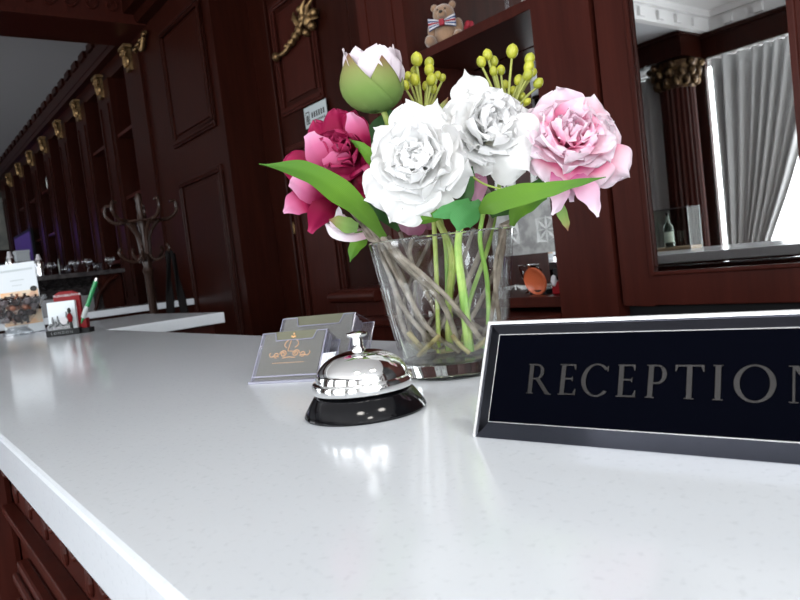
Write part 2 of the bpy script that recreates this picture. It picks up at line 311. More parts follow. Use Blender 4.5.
# panels on the left wall
mb = MB(); frame_mb(-3.97, -3.37, Y1, 1.10-0.55, 1.78, 0.035, 0.016, mb); frame_mb(-3.97, -3.37, Y1, 1.97, 2.62, 0.035, 0.016, mb)
mb.box(-3.91, -3.43, Y1-0.012, Y1, 0.62, 1.72); mb.box(-3.91, -3.43, Y1-0.012, Y1, 2.03, 2.56)
struct('trim_4', mb, 'woodd', bevel=0.006)
# cabinet pilasters
for k in range(9):
    x = -4.49-0.68*k
    p = MB().box(x-0.15, x+0.155, Y1-0.02, 1.82, 0.95, 2.66); p.box(x-0.16, x+0.165, Y1-0.035, Y1, 0.95, 1.10)
    if k: p.box(x-0.10, x-0.085, Y1-0.03, Y1, 1.15, 2.5); p.box(x+0.09, x+0.105, Y1-0.03, Y1, 1.15, 2.5)
    struct('trim_%d' % (10+k), p, 'woodd')
cap = MB()
def capital(mb, c, w, h, d):
    cx, cy, cz = c
    mb.box(cx-w*0.62, cx+w*0.62, cy-d*1.0, cy, cz-h*0.12, cz); mb.box(cx-w*0.38, cx+w*0.38, cy-d*0.45, cy, cz-h, cz-h*0.12)
    for s_ in (-1, 1):
        mb.tube([(cx+s_*w*(0.30+0.22*math.cos(q)*(1-q/11)), cy-d*0.75, cz-h*0.28+w*0.22*math.sin(q)*(1-q/11)) for q in [j*0.7 for j in range(11)]], w*0.07, 6)
        mb.ell((cx+s_*w*0.26, cy-d*0.5, cz-h*0.62), (w*0.17, d*0.35, h*0.22), n=10, m=6)
    mb.ell((cx, cy-d*0.6, cz-h*0.55), (w*0.16, d*0.4, h*0.30), n=10, m=6); mb.ell((cx, cy-d*0.7, cz-h*0.18), (w*0.14, d*0.35, h*0.12), n=10, m=6)
    return mb
g0 = capital(MB(), (0, 0, 0), 0.10, 0.15, 0.05).build('gilded_capital', 'gold', None)
g0.location = (-4.49, Y1-0.02, 2.705)
CAPL = ['gilded bracket topping the nearest pilaster of the left wall cabinets, beside the corner scroll', 'second gilded bracket along the left wall cabinets from the corner', 'third gilded bracket along the left wall cabinets, above a narrow mirrored bay', 'fourth gilded bracket along the left wall cabinets from the corner', 'fifth gilded bracket along the left wall cabinets from the corner', 'small gilded bracket far along the left wall cabinets, sixth from the corner', 'tiny gilded bracket at the far end of the cabinets, seventh from the corner', 'faint gilded bracket at the dark end of the cabinet row']
for k in range(8):
    o = g0 if k == 0 else g0.copy()
    if k: COL.objects.link(o); o.location = (-4.49-0.68*k, Y1-0.02, 2.705)
    tag(o, CAPL[k], 'gilded ornament', 'gilded brackets topping the cabinet pilasters')
mb = MB(); a = Vector((-4.36, Y1-0.025, 2.625)); b = Vector((-4.13, Y1-0.025, 2.665))
mb.tube([a.lerp(b, t)+Vector((0, 0, 0.03*math.sin(t*9))) for t in [i/14 for i in range(15)]], [0.007+0.009*math.sin(math.pi*i/14) for i in range(15)], 8)
for t in (0.1, 0.35, 0.6, 0.9): mb.ell(a.lerp(b, t)+Vector((0, -0.01, 0.012)), (0.024, 0.014, 0.014), n=10, m=6)
tag(mb.build('gilded_scroll', 'gold', smooth=True), 'gilded leafy scroll in the top corner under the dark ceiling beam', 'gilded ornament')

# shelves and things in the left cabinets
def mirror_back(k, name):
    x = -4.49-0.68*k; return tag(MB().box(x-0.53, x-0.15, 1.80, 1.819, 0.96, 2.655).build(name, 'mirrord'), kind='structure')
for n_, k in enumerate((2, 3)): mirror_back(k, 'wall_mirror_%d' % (n_+1))
SH = {0: 'nearest open bay of the left wall cabinets', 1: 'second open bay of the left wall cabinets', 4: 'fifth bay of the left wall cabinets', 5: 'sixth bay of the left wall cabinets', 6: 'far seventh bay of the left wall cabinets'}
for k in SH:
    x = -4.49-0.68*k
    for z, w in ((2.27, 'upper'), (1.845, 'middle'), (1.43, 'lower')):
        tag(MB().box(x-0.53, x-0.15, Y1-0.005, 1.82, z-0.022, z).build('cabinet_shelf', 'wood'), 'dark wooden %s shelf in the %s' % (w, SH[k]), 'shelf', 'shelves in the left wall cabinets')
def bottle(name, loc, h, r, m, lm, label, cat='bottle', group=None, neck=0.30):
    t = thing(name, label, cat, loc, 0, group)
    MB().lathe([(0, 0), (r*0.95, 0), (r, h*0.02), (r, h*0.55), (r*0.85, h*0.63), (r*neck, h*0.74), (r*neck, h*0.93), (0, h*0.93)], 20).build('bottle_body', m, t, True, local=True)
    MB().lathe([(r*1.02, h*0.15), (r*1.02, h*0.45)], 20, cap=False).build('paper_label', lm, t, 'open', local=True)
    MB().lathe([(0, h*0.92), (r*neck*1.2, h*0.92), (r*neck*1.2, h), (0, h)], 14).build('cap', 'blackm' if lm != 'teal' else 'silver', t, True, local=True)
    return t
gb = 'bottles in the left wall cabinets'
bottle('liquor_bottle', (-4.74, 1.58, 1.845), 0.27, 0.036, 'bottle', 'label', 'tall dark bottle with pale label at the front of the nearest bay', group=gb)
bottle('liquor_bottle', (-4.85, 1.62, 1.845), 0.25, 0.038, 'bottle2', 'teal', 'bottle with teal label behind the tall dark one in the nearest bay', group=gb)
bottle('liquor_bottle', (-4.79, 1.70, 1.845), 0.33, 0.034, 'bottle', 'label', 'slim black bottle at the back of the nearest bay', group=gb)
bottle('liquor_bottle', (-5.52, 1.58, 1.845), 0.19, 0.034, 'silver', 'label', 'small silvery bottle in the second open bay', group=gb)
bottle('liquor_bottle', (-5.64, 1.62, 1.845), 0.24, 0.034, 'bottle', 'label', 'dark bottle left of the small silvery one in the second bay', group=gb)
bottle('liquor_bottle', (-4.80, 1.58, 1.43), 0.28, 0.036, 'plastic', 'label', 'pale bottle on the lower shelf behind the coat stand', group=gb)
bottle('liquor_bottle', (-7.62, 1.56, 2.27), 0.22, 0.036, 'plastic', 'label', 'white bottle on the upper shelf of the fifth bay', group=gb)
bottle('liquor_bottle', (-7.62, 1.56, 1.43), 0.26, 0.036, 'plastic', 'label', 'white bottle on the lower shelf of the fifth bay', group=gb)
# end wall: dim pane and purple screen
tag(MB().box(-11.0, -10.96, 0.9, 2.0, 1.95, 2.75).build('window_glass_end', 'pane'), kind='structure')
t = thing('wall_screen_glow', 'wide purple screen on the far end wall, seen in the cabinet mirrors', 'screen', (-11, 0.55, 1.9))
MB().box(-11.0, -10.95, 0.12, 1.0, 1.88, 2.28).build('bezel', 'blackm', t); MB().box(-10.95, -10.94, 0.14, 0.98, 1.90, 2.26).build('display', 'purple', t)
t = thing('wall_screen_glow', 'dim panel standing in for the purple glow on the far end of the left cabinets', 'screen', (-8.9, Y1-0.03, 1.5))  # glowing panel added in place of purple light on the cabinet end
MB().box(-9.4, -8.3, Y1-0.06, Y1-0.036, 1.60, 1.98).build('bezel', 'blackm', t); MB().box(-9.35, -8.35, Y1-0.064, Y1-0.06, 1.63, 1.95).build('display', 'purpled', t)

# ------------------------------------------------------------------ bar on the left
mb = MB().box(-4.25, -3.95, -1.6, Y1-0.001, 1.075, 1.11)
tag(mb.build('bar_worktop', 'quartz', bevel=0.003), 'low white stone bar top running to the panelled wall behind the coat stand', 'worktop')
tag(MB().box(-4.22, -4.0, -1.6, Y1-0.002, 0, 1.075).build('bar_cabinet', 'woodd'), 'dark wooden bar base under the low white stone top', 'cabinet')
t = thing('raised_bar', 'raised black granite bar with steel panel and curved end', 'bar counter', (-4.55, 0.4, 0))
MB().box(-4.85, -4.36, -1.5, 1.235, 1.31, 1.337).build('bar_top', 'granite', t, bevel=0.004)
prof = [(-4.40, 0), (-4.40, 1.02), (-4.41, 1.12), (-4.44, 1.19), (-4.50, 1.25), (-4.58, 1.29), (-4.60, 1.31), (-4.82, 1.31), (-4.82, 0)]
mb = MB(); n = len(prof); mb.add([(x, -1.45, z) for x, z in prof]+[(x, 1.10, z) for x, z in prof], [tuple(range(n)), tuple(range(2*n-1, n-1, -1))]+[(i, (i+1) % n, n+(i+1) % n, n+i) for i in range(n)])
mb.build('bar_body', 'granite', t)
MB().box(-4.398, -4.385, -1.4, 1.04, 0.96, 1.20).build('steel_panel', 'steel', t)
mb = MB(); P = [(-4.40, 1.10+0.15*(1-math.cos(q)), 1.12+0.19*(math.sin(q))) for q in [j*math.pi/2/10 for j in range(11)]]
pp = [(0, 1.12-0.2), (0.12, 1.12-0.2), (0.125, 1.0), (0.12, 1.31), (-0.02, 1.31), (0, 1.20)]
mb.tube([(-4.39, 1.03, 0.95), (-4.39, 1.04, 1.10), (-4.39, 1.075, 1.2), (-4.39, 1.14, 1.27), (-4.39, 1.20, 1.305)], 0.012, 8); mb.box(-4.82, -4.42, 1.10, 1.22, 0, 1.31)
mb.build('curved_bracket', 'woodd', t)
# glasses on the raised bar
def stem_glass(loc, label, wine=True):
    t = thing('wine_glass' if wine else 'tumbler', label, 'glass', loc, 0, 'glasses lined up on the raised bar'); t.scale = (0.9, 0.9, 0.62)
    if wine:
        MB().lathe([(0.0, 0), (0.03, 0.001), (0.004, 0.006), (0.0035, 0.05), (0.012, 0.058), (0.03, 0.075), (0.032, 0.10), (0.027, 0.125)], 18, cap=False).build('bowl', 'sglass', t, 'open', local=True)
    else:
        MB().lathe([(0, 0.002), (0.026, 0.002), (0.032, 0.085), (0.030, 0.085), (0.025, 0.01), (0, 0.01)], 18, cap=False).build('bowl', 'sglass', t, 'open', local=True)
    return t
GL = [(1.18, 'glass nearest the curved end of the raised bar'), (1.12, 'second glass from the curved end of the raised bar'), (1.05, 'third glass from the curved end of the raised bar'), (0.99, 'fourth glass from the curved end of the raised bar'),
      (0.93, 'glass in the middle of the row on the raised bar'), (0.86, 'glass just right of the shorter metal shaker'), (0.75, 'glass between the two metal shakers'), (0.70, 'glass left of centre on the raised bar, near the tall shaker'), (0.62, 'leftmost glass in view on the raised bar')]
first = {}
for i, (y, lb) in enumerate(GL):
    w = i % 3 != 1
    loc = (-4.46-0.05*(i % 2), y, 1.337)
    if w not in first: first[w] = stem_glass(loc, lb, w)
    else:
        c = copy_tree(first[w]); c.location = loc; c['label'] = lb
for y, h, lb in ((0.80, 0.13, 'shorter spotted metal shaker standing among the bar glasses'), (0.655, 0.16, 'taller metal shaker at the left of the bar glasses')):
    t = thing('cocktail_shaker', lb, 'shaker', (-4.50, y, 1.337), 0, 'shakers on the raised bar')
    MB().lathe([(0, 0), (0.02, 0), (0.026, h*0.6), (0.018, h*0.75), (0, h*0.75)], 16).build('cup', 'chrome', t, True, local=True)
    MB().lathe([(0.018, h*0.75), (0.010, h*0.9), (0.011, h*0.92), (0.008, h), (0, h)], 16).build('cap', 'flagw', t, True, local=True)
# dark cabinet far left with a white box on it
t = thing('sideboard', 'black cabinet at the far left beyond the raised bar', 'cabinet', (-7.2, 0.9, 0))
MB().box(-7.5, -6.9, 0.3, 1.22, 0.06, 1.53).build('carcass', 'blackm', t); MB().box(-7.47, -6.93, 0.33, 1.19, 0, 0.06).build('plinth', 'blackm', t); MB().box(-7.52, -6.88, 0.28, 1.24, 1.53, 1.56).build('top', 'blackm', t)
t = thing('napkin_box', 'small white box on top of the black cabinet at far left', 'box', (-7.0, 1.15, 1.56))
MB().box(-7.05, -6.93, 1.06, 1.17, 1.56, 1.65).build('box_body', 'paper', t, bevel=0.004); MB().box(-7.055, -6.925, 1.055, 1.175, 1.635, 1.66).build('lid', 'paper', t, bevel=0.004)

# ------------------------------------------------------------------ bentwood coat stand and scarf
def coat_stand():
    cx, cy = -3.36, 1.055
    t = thing('coat_stand', 'dark bentwood coat stand with curled hooks behind the white desk wing', 'coat stand', (cx, cy, 0))
    prof = [(0, 0.25), (0.02, 0.25), (0.020, 0.9), (0.019, 1.26), (0.026, 1.28), (0.018, 1.30), (0.024, 1.33), (0.017, 1.36), (0.022, 1.42), (0.016, 1.46), (0.022, 1.50), (0.018, 1.53), (0.012, 1.56), (0.016, 1.58), (0.012, 1.60), (0.017, 1.62), (0.010, 1.645), (0, 1.65)]
    T = Matrix.Translation((cx, cy, 0)); MB().lathe(prof, 20, T).build('pole', 'woodb', t, True)
    for k in range(5):
        a = R(12+72*k); d = Vector((math.cos(a), math.sin(a), 0)); c = Vector((cx, cy, 0))
        pts = bez([c+d*r+Vector((0, 0, z)) for r, z in ((0.018, 1.36), (0.030, 1.45), (0.075, 1.51), (0.13, 1.52), (0.168, 1.555), (0.165, 1.60), (0.14, 1.60))], 6)
        MB().tube(pts, [0.010-0.003*i/len(pts) for i in range(len(pts))], 8).build('hook', 'woodb', t, True)
        a += R(36); d = Vector((math.cos(a), math.sin(a), 0))
        pts = bez([c+d*r+Vector((0, 0, z)) for r, z in ((0.018, 1.36), (0.04, 1.33), (0.08, 1.335), (0.115, 1.37), (0.108, 1.395))], 6)
        MB().tube(pts, 0.0075, 8).build('lower_hook', 'woodb', t, True)
    for k in range(4):
        a = R(45+90*k); d = Vector((math.cos(a), math.sin(a), 0)); c = Vector((cx, cy, 0))
        MB().tube(bez([c+d*r+Vector((0, 0, z)) for r, z in ((0.015, 0.55), (0.06, 0.40), (0.10, 0.2), (0.2, 0.06), (0.27, 0.012))], 6), 0.012, 8).build('leg', 'woodb', t, True)
    MB().tube([Vector((cx, cy, 1.512))+Vector((0.09*math.cos(q), 0.09*math.sin(q), 0)) for q in [j*math.pi/16 for j in range(33)]], 0.006, 6).build('hoop', 'woodb', t, True)
    return t
coat_stand()
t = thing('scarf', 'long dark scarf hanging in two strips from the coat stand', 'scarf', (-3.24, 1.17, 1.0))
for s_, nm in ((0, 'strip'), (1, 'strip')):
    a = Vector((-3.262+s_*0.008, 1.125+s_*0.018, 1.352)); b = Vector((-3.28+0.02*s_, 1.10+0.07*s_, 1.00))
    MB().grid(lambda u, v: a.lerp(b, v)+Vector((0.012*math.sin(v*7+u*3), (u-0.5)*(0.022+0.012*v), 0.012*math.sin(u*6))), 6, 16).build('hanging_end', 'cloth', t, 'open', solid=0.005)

# ------------------------------------------------------------------ door, cabinet and mirror wall
t = thing('panelled_door', 'dark red wooden door with two moulded panels and brass hinge', 'door', (-2.95, Y2, 0))
MB().box(-3.10, -2.42, Y2-0.035, Y2-0.001, 0.005, 2.60).build('door_leaf', 'woodd', t, bevel=0.004)
mb = MB(); yd = Y2-0.035
for z0, z1 in ((1.945, 2.48), (0.25, 1.80)): frame_mb(-3.065, -2.67, yd, z0, z1, 0.035, 0.014, mb); mb.box(-3.00, -2.735, yd-0.008, yd, z0+0.06, z1-0.06)
mb.build('raised_panel', 'wood', t, bevel=0.005)
MB().box(-3.10, -3.085, yd-0.012, yd-0.0001, 1.38, 1.44).build('hinge', 'gold', t, bevel=0.003)
tag(MB().box(-3.28, -3.105, Y2-0.05, Y2-0.001, 0, 2.66).box(-2.41, -2.30, Y2-0.05, Y2-0.001, 0, 2.66).box(-3.28, -2.30, Y2-0.05, Y2-0.001, 2.61, 2.7).build('door_1', 'woodd', bevel=0.006), kind='structure')
# gilded cherub garland
mb = MB(); y = yd-0.03
def cl(x, z, r, ry=0.02): mb.ell((x, y, z), (r, ry, r), n=12, m=8)
for x, z, r in ((-2.86, 2.345, 0.030), (-2.90, 2.37, 0.024), (-2.83, 2.315, 0.022), (-2.80, 2.36, 0.020), (-2.94, 2.33, 0.024), (-2.88, 2.30, 0.018), (-2.98, 2.315, 0.020), (-3.02, 2.30, 0.016), (-3.06, 2.295, 0.013), (-3.18, 2.282, 0.022), (-2.91, 2.41, 0.018), (-2.96, 2.385, 0.014)): cl(x, z, r)
mb.tube(bez([(-3.18, y, 2.285), (-3.10, y, 2.278), (-3.02, y, 2.30), (-2.95, y, 2.33), (-2.88, y, 2.36), (-2.82, y, 2.37)], 6), 0.011, 8)
for a0, a1 in (((-2.90, 2.36), (-2.86, 2.44)), ((-2.86, 2.36), (-2.80, 2.42)), ((-2.94, 2.35), (-2.97, 2.42)), ((-2.83, 2.33), (-2.77, 2.33))): mb.tube([(a0[0], y, a0[1]), ((a0[0]+a1[0])/2, y-0.012, (a0[1]+a1[1])/2+0.005), (a1[0], y, a1[1])], [0.014, 0.012, 0.004], 8, flat=0.5)
mb.v = [(x+0.165, y_, z-0.06) for x, y_, z in mb.v]
tag(mb.build('gilded_garland', 'gold', smooth=True), 'gilded carved garland mounted on the dark red door above its sign', 'gilded ornament')
t = thing('door_sign', 'small pale grey sign with a pictogram fixed on the dark door', 'sign', (-2.74, yd, 1.89))
ys = yd-0.016; SX = Matrix.Translation((0.13, 0, -0.028))
MB().box(-2.97, -2.775, ys-0.004, ys, 1.868, 1.962, SX).build('plate', 'grey', t, bevel=0.002)
mb = MB(); ys -= 0.0045
mb.box(-2.955, -2.925, ys, ys+0.001, 1.885, 1.89); mb.box(-2.955, -2.925, ys, ys+0.001, 1.935, 1.94); mb.box(-2.957, -2.952, ys, ys+0.001, 1.885, 1.94); mb.box(-2.928, -2.923, ys, ys+0.001, 1.885, 1.94); mb.ell((-2.94, ys, 1.918), (0.008, 0.001, 0.008), n=10, m=6); mb.box(-2.946, -2.934, ys-0.001, ys+0.001, 1.893, 1.912)
for q in range(6): mb.box(-2.905+q*0.020, -2.893+q*0.020, ys, ys+0.001, 1.905, 1.93)
for q in range(8): mb.box(-2.905+q*0.015, -2.896+q*0.015, ys, ys+0.001, 1.885, 1.895)
mb.v = [(x+0.13, y_, z-0.028) for x, y_, z in mb.v]
mb.build('pictogram', 'hairp', t)
# the tall back cabinet with mirror doors
t = thing('display_cabinet', 'tall mahogany wall cabinet with open niche and framed mirror', 'cabinet', (-1.0, 1.6, 0))
mb = MB(); mb.box(-1.93, -1.69, YC, Y2-0.002, 0, CZ-0.001); mb.box(-1.885, -1.875, YC-0.004, YC, 1.15, 2.9); mb.box(-1.75, -1.74, YC-0.004, YC, 1.15, 2.9)
mb.build('left_pilaster', 'wood', t)
mb = MB(); mb.box(-1.19, -1.017, YC-0.006, Y2-0.002, 0, CZ-0.001); mb.build('right_pilaster', 'wood', t)
mb = MB(); mb.box(-2.2, 1.8, YC-0.06, Y2-0.003, 0.05, 0.985); mb.build('base_carcass', 'wood', t)
mb = MB(); mb.box(-2.24, -1.195, YC-0.085, Y2-0.002, 0.985, 1.012); mb.build('base_top', 'wood', t, bevel=0.006)
mb = MB(); mb.tube([(-2.235, YC-0.045, 1.085), (-1.94, YC-0.045, 1.085)], 0.022, 10); mb.box(-2.23, -1.93, YC-0.03, Y2-0.04, 1.012, 1.11); mb.build('side_moulding', 'wood', t, bevel=0.004)
MB().box(-1.688, -1.192, YC+0.27, YC+0.285, 1.012, CZ-0.01).build('mirror_back', 'mirror', t)
# etched pattern on the niche mirror
ye = YC+0.2635
MB().box(-1.688, -1.192, YC+0.2665, YC+0.2695, 1.165, 1.345).build('reflection_band', mat('grey_reflection', (0.48, 0.49, 0.48), 0.45, var=(35, (0.30, 0.30, 0.30))), t)  # pale grey band paints the curtains reflected in the niche mirror
EM = mat('etched_glass', (0.75, 0.77, 0.76), 0.5)
def etch(cx, cz, s):
    mb = MB()
    for k in range(4):
        a = R(90*k+45); d = Vector((math.cos(a), 0, math.sin(a))); n_ = Vector((-math.sin(a), 0, math.cos(a)))
        c = Vector((cx, ye, cz))
        mb.tube([c+d*s*0.45+n_*s*0.45, c+d*s*0.75, c+d*s*0.45-n_*s*0.45], [0.001, s*0.16, 0.001], 6, flat=0.3)
    for k in range(8):
        a = R(45*k); d = Vector((math.cos(a), 0, math.sin(a))); c = Vector((cx, ye, cz)); mb.tube([c, c+d*s*0.35, c+d*s*0.7], [0.001, s*0.07, 0.001], 6, flat=0.3)
    mb.build('etched_star', EM, t, True)
for cx_ in (-1.60, -1.445, -1.29):
    for cz_ in (1.03, 1.235, 1.42): etch(cx_, cz_, 0.060)
for z, w in ((1.81, 'sh'), (1.055, 'sh'), (2.3, 'sh')): MB().box(-1.69, -1.19, YC+0.006, YC+0.265, z-0.028, z).build('shelf', 'wood', t, bevel=0.002)
# mirror door: stiles, rails, moulding, glass
dm = MB().box(-1.008, -0.925, YC, YC+0.035, 1.027, 2.9).box(-0.585, -0.50, YC, YC+0.035, 1.027, 2.9).box(-0.925, -0.585, YC, YC+0.035, 1.027, 1.100).box(-0.925, -0.585, YC, YC+0.035, 2.80, 2.9).build('mirror_frame', 'wood', t, bevel=0.002)
mb = MB()
mb.box(-0.930, -0.920, YC-0.005, YC+0.006, 1.094, 2.81); mb.box(-0.590, -0.580, YC-0.005, YC+0.006, 1.094, 2.81); mb.box(-0.920, -0.590, YC-0.005, YC+0.006, 1.094, 1.103); mb.box(-0.920, -0.590, YC-0.005, YC+0.006, 2.79, 2.81)
o = mb.build('frame_bead', 'wood', t, bevel=0.003)
MB().box(-0.9245, -0.5855, YC+0.0061, YC+0.012, 1.101, 2.799).build('mirror_glass', 'mirror', t)
MB().box(-0.915, -0.591, YC+0.002, YC+0.0058, 1.1115, 1.1150).build('chrome_strip', 'chrome', t)
dm = MB().box(-0.495, 0.30, YC, YC+0.035, 1.027, 2.9).build('plain_door', 'wood', t, bevel=0.002)
MB().box(-1.017, 1.8, YC+0.036, Y2-0.003, 0.985, 2.94).build('cabinet_body', 'blackm', t)
# things in the niche
def plate_round(c, r, m, label, name='plate'):
    t = thing(name, label, 'plate', c)
    T = Matrix.Translation(Vector(c)+Vector((0, 0, r))) @ Matrix.Rotation(R(12), 4, 'X') @ Matrix.Rotation(R(90), 4, 'X')
    MB().lathe([(0, 0), (r*0.6, 0), (r*0.95, 0.010), (r, 0.012), (r*0.94, 0.016), (r*0.6, 0.006), (0, 0.006)], 40, T).build('dish', m, t, True)
    MB().box(c[0]-0.03, c[0]+0.03, c[1]-0.005, c[1]+0.05, c[2], c[2]+0.012).build('stand', 'blackm', t)
plate_round((-1.335, YC+0.08, 1.055), 0.040, 'orange', 'round terracotta orange plate upright on the niche shelf beside the vase')
t = thing('trinket_figure', 'small red and white trinket with black top right of the orange plate', 'ornament', (-1.248, YC+0.07, 1.055))
MB().box(-1.268, -1.233, YC+0.055, YC+0.09, 1.055, 1.09).build('red_base', 'red', t, bevel=0.004); MB().ell((-1.257, YC+0.055, 1.092), (0.009, 0.008, 0.016), n=12, m=8).build('white_figure', 'flagw', t, True); MB().box(-1.265, -1.238, YC+0.06, YC+0.085, 1.10, 1.125).build('black_top', 'blackm', t, bevel=0.005)
t = thing('silver_cup', 'shiny silver cup behind the orange plate on the niche shelf', 'cup', (-1.42, YC+0.14, 1.055))
MB().lathe([(0, 0), (0.022, 0), (0.006, 0.01), (0.005, 0.03), (0.022, 0.045), (0.032, 0.08), (0.030, 0.082), (0.018, 0.045), (0, 0.035)], 24).build('cup_body', 'chrome', t, True, local=True); MB().tube([(0.028, 0, 0.07), (0.045, 0, 0.065), (0.04, 0, 0.045), (0.024, 0, 0.048)], 0.003, 6).build('handle', 'chrome', t, True, local=True)
t = thing('wine_goblet', 'clear goblet on the niche shelf left of the orange plate', 'glass', (-1.50, YC+0.07, 1.055))
MB().lathe([(0.0, 0), (0.03, 0.001), (0.004, 0.006), (0.0035, 0.05), (0.03, 0.075), (0.03, 0.12)], 20, cap=False).build('bowl', 'sglass', t, 'open', local=True); MB().lathe([(0, 0), (0.031, 0), (0.031, 0.002), (0, 0.003)], 20).build('foot', 'sglass', t, True, local=True)
# teddy bear
bx, by, bz = -1.585, YC+0.07, 1.81
t = thing('teddy_bear', 'beige plush teddy bear wearing a union flag bow on the niche shelf', 'teddy bear', (bx, by, bz), R(36)); t.scale = (1.14, 1.14, 1.14)
mb = MB(); mb.ell((0, 0, 0.034), (0.032, 0.026, 0.036)); mb.ell((0, -0.006, 0.084), (0.029, 0.026, 0.026)); mb.ell((0, -0.030, 0.078), (0.013, 0.012, 0.010)); mb.ell((-0.038, -0.022, 0.016), (0.015, 0.028, 0.016)); mb.ell((0.038, -0.022, 0.016), (0.015, 0.028, 0.016)); mb.ell((-0.036, -0.004, 0.045), (0.012, 0.012, 0.024)); mb.ell((0.036, -0.004, 0.045), (0.012, 0.012, 0.024))
mb.build('body', 'plush', t, True, local=True)
for s_ in (-1, 1): MB().ell((s_*0.024, 0, 0.106), (0.010, 0.006, 0.010)).build('ear', 'plush', t, True, local=True); MB().ell((s_*0.010, -0.030, 0.091), 0.0025, n=8, m=6).build('eye', 'hairp', t, True, local=True)
MB().ell((0, -0.042, 0.081), (0.005, 0.004, 0.004), n=10, m=6).build('nose', 'hairp', t, True, local=True)
def wing(s_, z0=0.0, z1=1.0, off=0):
    return lambda u, v: (s_*(0.004+0.032*u), -0.036-0.004*math.sin(u*3)-off, 0.054+(v*(z1-z0)+z0-0.5)*(0.012+0.022*u))
for s_ in (-1, 1):
    bo = MB().grid(wing(s_), 6, 4).build('bow_wing', 'blue', t, 'open', local=True, solid=0.003)
    MB().grid(wing(s_, 0.33, 0.67, 0.003), 6, 2).build('flag_stripe', 'flagw', bo, 'open', local=True, solid=0.001); MB().grid(wing(s_, 0.42, 0.58, 0.005), 6, 2).build('flag_stripe', 'flagred', bo, 'open', local=True, solid=0.001)
    for q in (0.05, 0.8): MB().grid(wing(s_, q, q+0.15, 0.003), 6, 2).build('flag_stripe', 'flagw', bo, 'open', local=True, solid=0.001)
MB().box(-0.007, 0.007, -0.046, -0.034, 0.046, 0.062).build('bow_knot', 'flagred', t, local=True, bevel=0.002)
t = thing('red_rose', 'tiny red artificial rose lying at the bear\'s side on the shelf', 'flower', (-1.515, by+0.03, 1.81))
mb = MB(); [mb.ell((0.008*math.cos(q), 0.008*math.sin(q), 0.045+0.004*math.sin(3*q)), (0.011, 0.006, 0.011), n=10, m=6) for q in (0, 1.3, 2.5, 3.8, 5)]; mb.build('bloom', 'flagred', t, True, local=True); MB().ell((0.012, -0.004, 0.018), (0.013, 0.008, 0.014), n=10, m=6).build('silver_wrap', 'silver', t, True, local=True); MB().tube([(0.004, 0, 0.0), (0, 0, 0.04)], 0.003, 6).build('stem', 'leafd', t, True, local=True)
t = thing('glass_candlestick', 'slim clear glass candlestick right of the bear on the shelf', 'candlestick', (-1.36, YC+0.1, 1.81)); MB().lathe([(0, 0), (0.025, 0), (0.006, 0.01), (0.005, 0.14), (0.014, 0.16), (0.014, 0.18), (0, 0.18)], 18).build('column', 'sglass', t, True, local=True); MB().lathe([(0, 0.18), (0.008, 0.18), (0.007, 0.25), (0, 0.25)], 14).build('candle', 'flagw', t, True, local=True)

# ------------------------------------------------------------------ the part of the room behind the camera (seen in the mirrors)
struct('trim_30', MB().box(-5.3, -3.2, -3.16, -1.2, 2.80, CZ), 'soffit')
mb = MB(); mb.box(-3.2, -3.14, -3.10, 1.0, 2.79, CZ); mb.box(-3.2, 3.2, -3.16, -3.10, 2.79, CZ); mb.box(-3.14, -3.10, -3.06, 1.0, 2.90, CZ); mb.box(-3.14, 3.2, -3.10, -3.06, 2.90, CZ)
for k in range(24): mb.box(-3.0+k*0.25, -2.93+k*0.25, -3.10, -3.075, 2.81, 2.88)
for k in range(14): mb.box(-3.14, -3.115, -2.9+k*0.25, -2.83+k*0.25, 2.81, 2.88)
struct('trim_31', mb, 'white')
mb = MB(); mb.box(-3.22, 3.2, -3.155, -3.09, 2.57, 2.79); mb.box(-3.22, 3.2, -3.155, -3.07, 2.755, 2.79); mb.box(-5.3, -3.22, -3.155, -2.78, 2.60, 2.80); mb.box(-5.3, -3.20, -3.155, -2.75, 2.77, 2.80)
struct('trim_32', mb, 'woodd')
struct('trim_33', MB().box(-3.34, -3.215, -3.165, -3.12, 0, 2.58), 'woodd')
t = thing('fluted_column', 'fluted mahogany column with gilded capital reflected in the mirror', 'column', (-3.40, -2.97, 0))
prof = []
n = 64; mb = MB(); vs = []; zs = [0.25, 2.30]
for z, rr in ((0.25, 0.155), (2.38, 0.145)):
    for k in range(n*2):
        a = math.pi*k/n; vs.append((-3.40+(rr-0.010*(1+math.cos(a*20)))*math.cos(a), -2.97+(rr-0.010*(1+math.cos(a*20)))*math.sin(a), z))
mb.add(vs, [(k, (k+1) % (2*n), 2*n+(k+1) % (2*n), 2*n+k) for k in range(2*n)]); mb.build('shaft', 'wood', t, True, angle=80)
MB().lathe([(0, 0), (0.2, 0), (0.2, 0.12), (0.18, 0.14), (0.19, 0.2), (0.16, 0.25), (0, 0.25)], 32, Matrix.Translation((-3.40, -2.97, 0))).build('base', 'wood', t, True)
mb = MB().lathe([(0, 2.36), (0.15, 2.36), (0.14, 2.40), (0.16, 2.50), (0.20, 2.58), (0, 2.58)], 32, Matrix.Translation((-3.40, -2.97, 0)))
for row, (z, rr) in enumerate(((2.42, 0.165), (2.49, 0.185))):
    for k in range(12):
        a = 2*math.pi*(k+0.5*row)/12; mb.ell((-3.40+rr*math.cos(a), -2.97+rr*math.sin(a), z), (0.03, 0.03, 0.045), n=10, m=6)
for k in range(8):
    a = 2*math.pi*k/8+0.39; c = Vector((-3.40+0.21*math.cos(a), -2.97+0.21*math.sin(a), 2.555)); mb.ell(c, 0.032, n=10, m=6)
mb.build('gilded_capital', 'goldd', t, True)
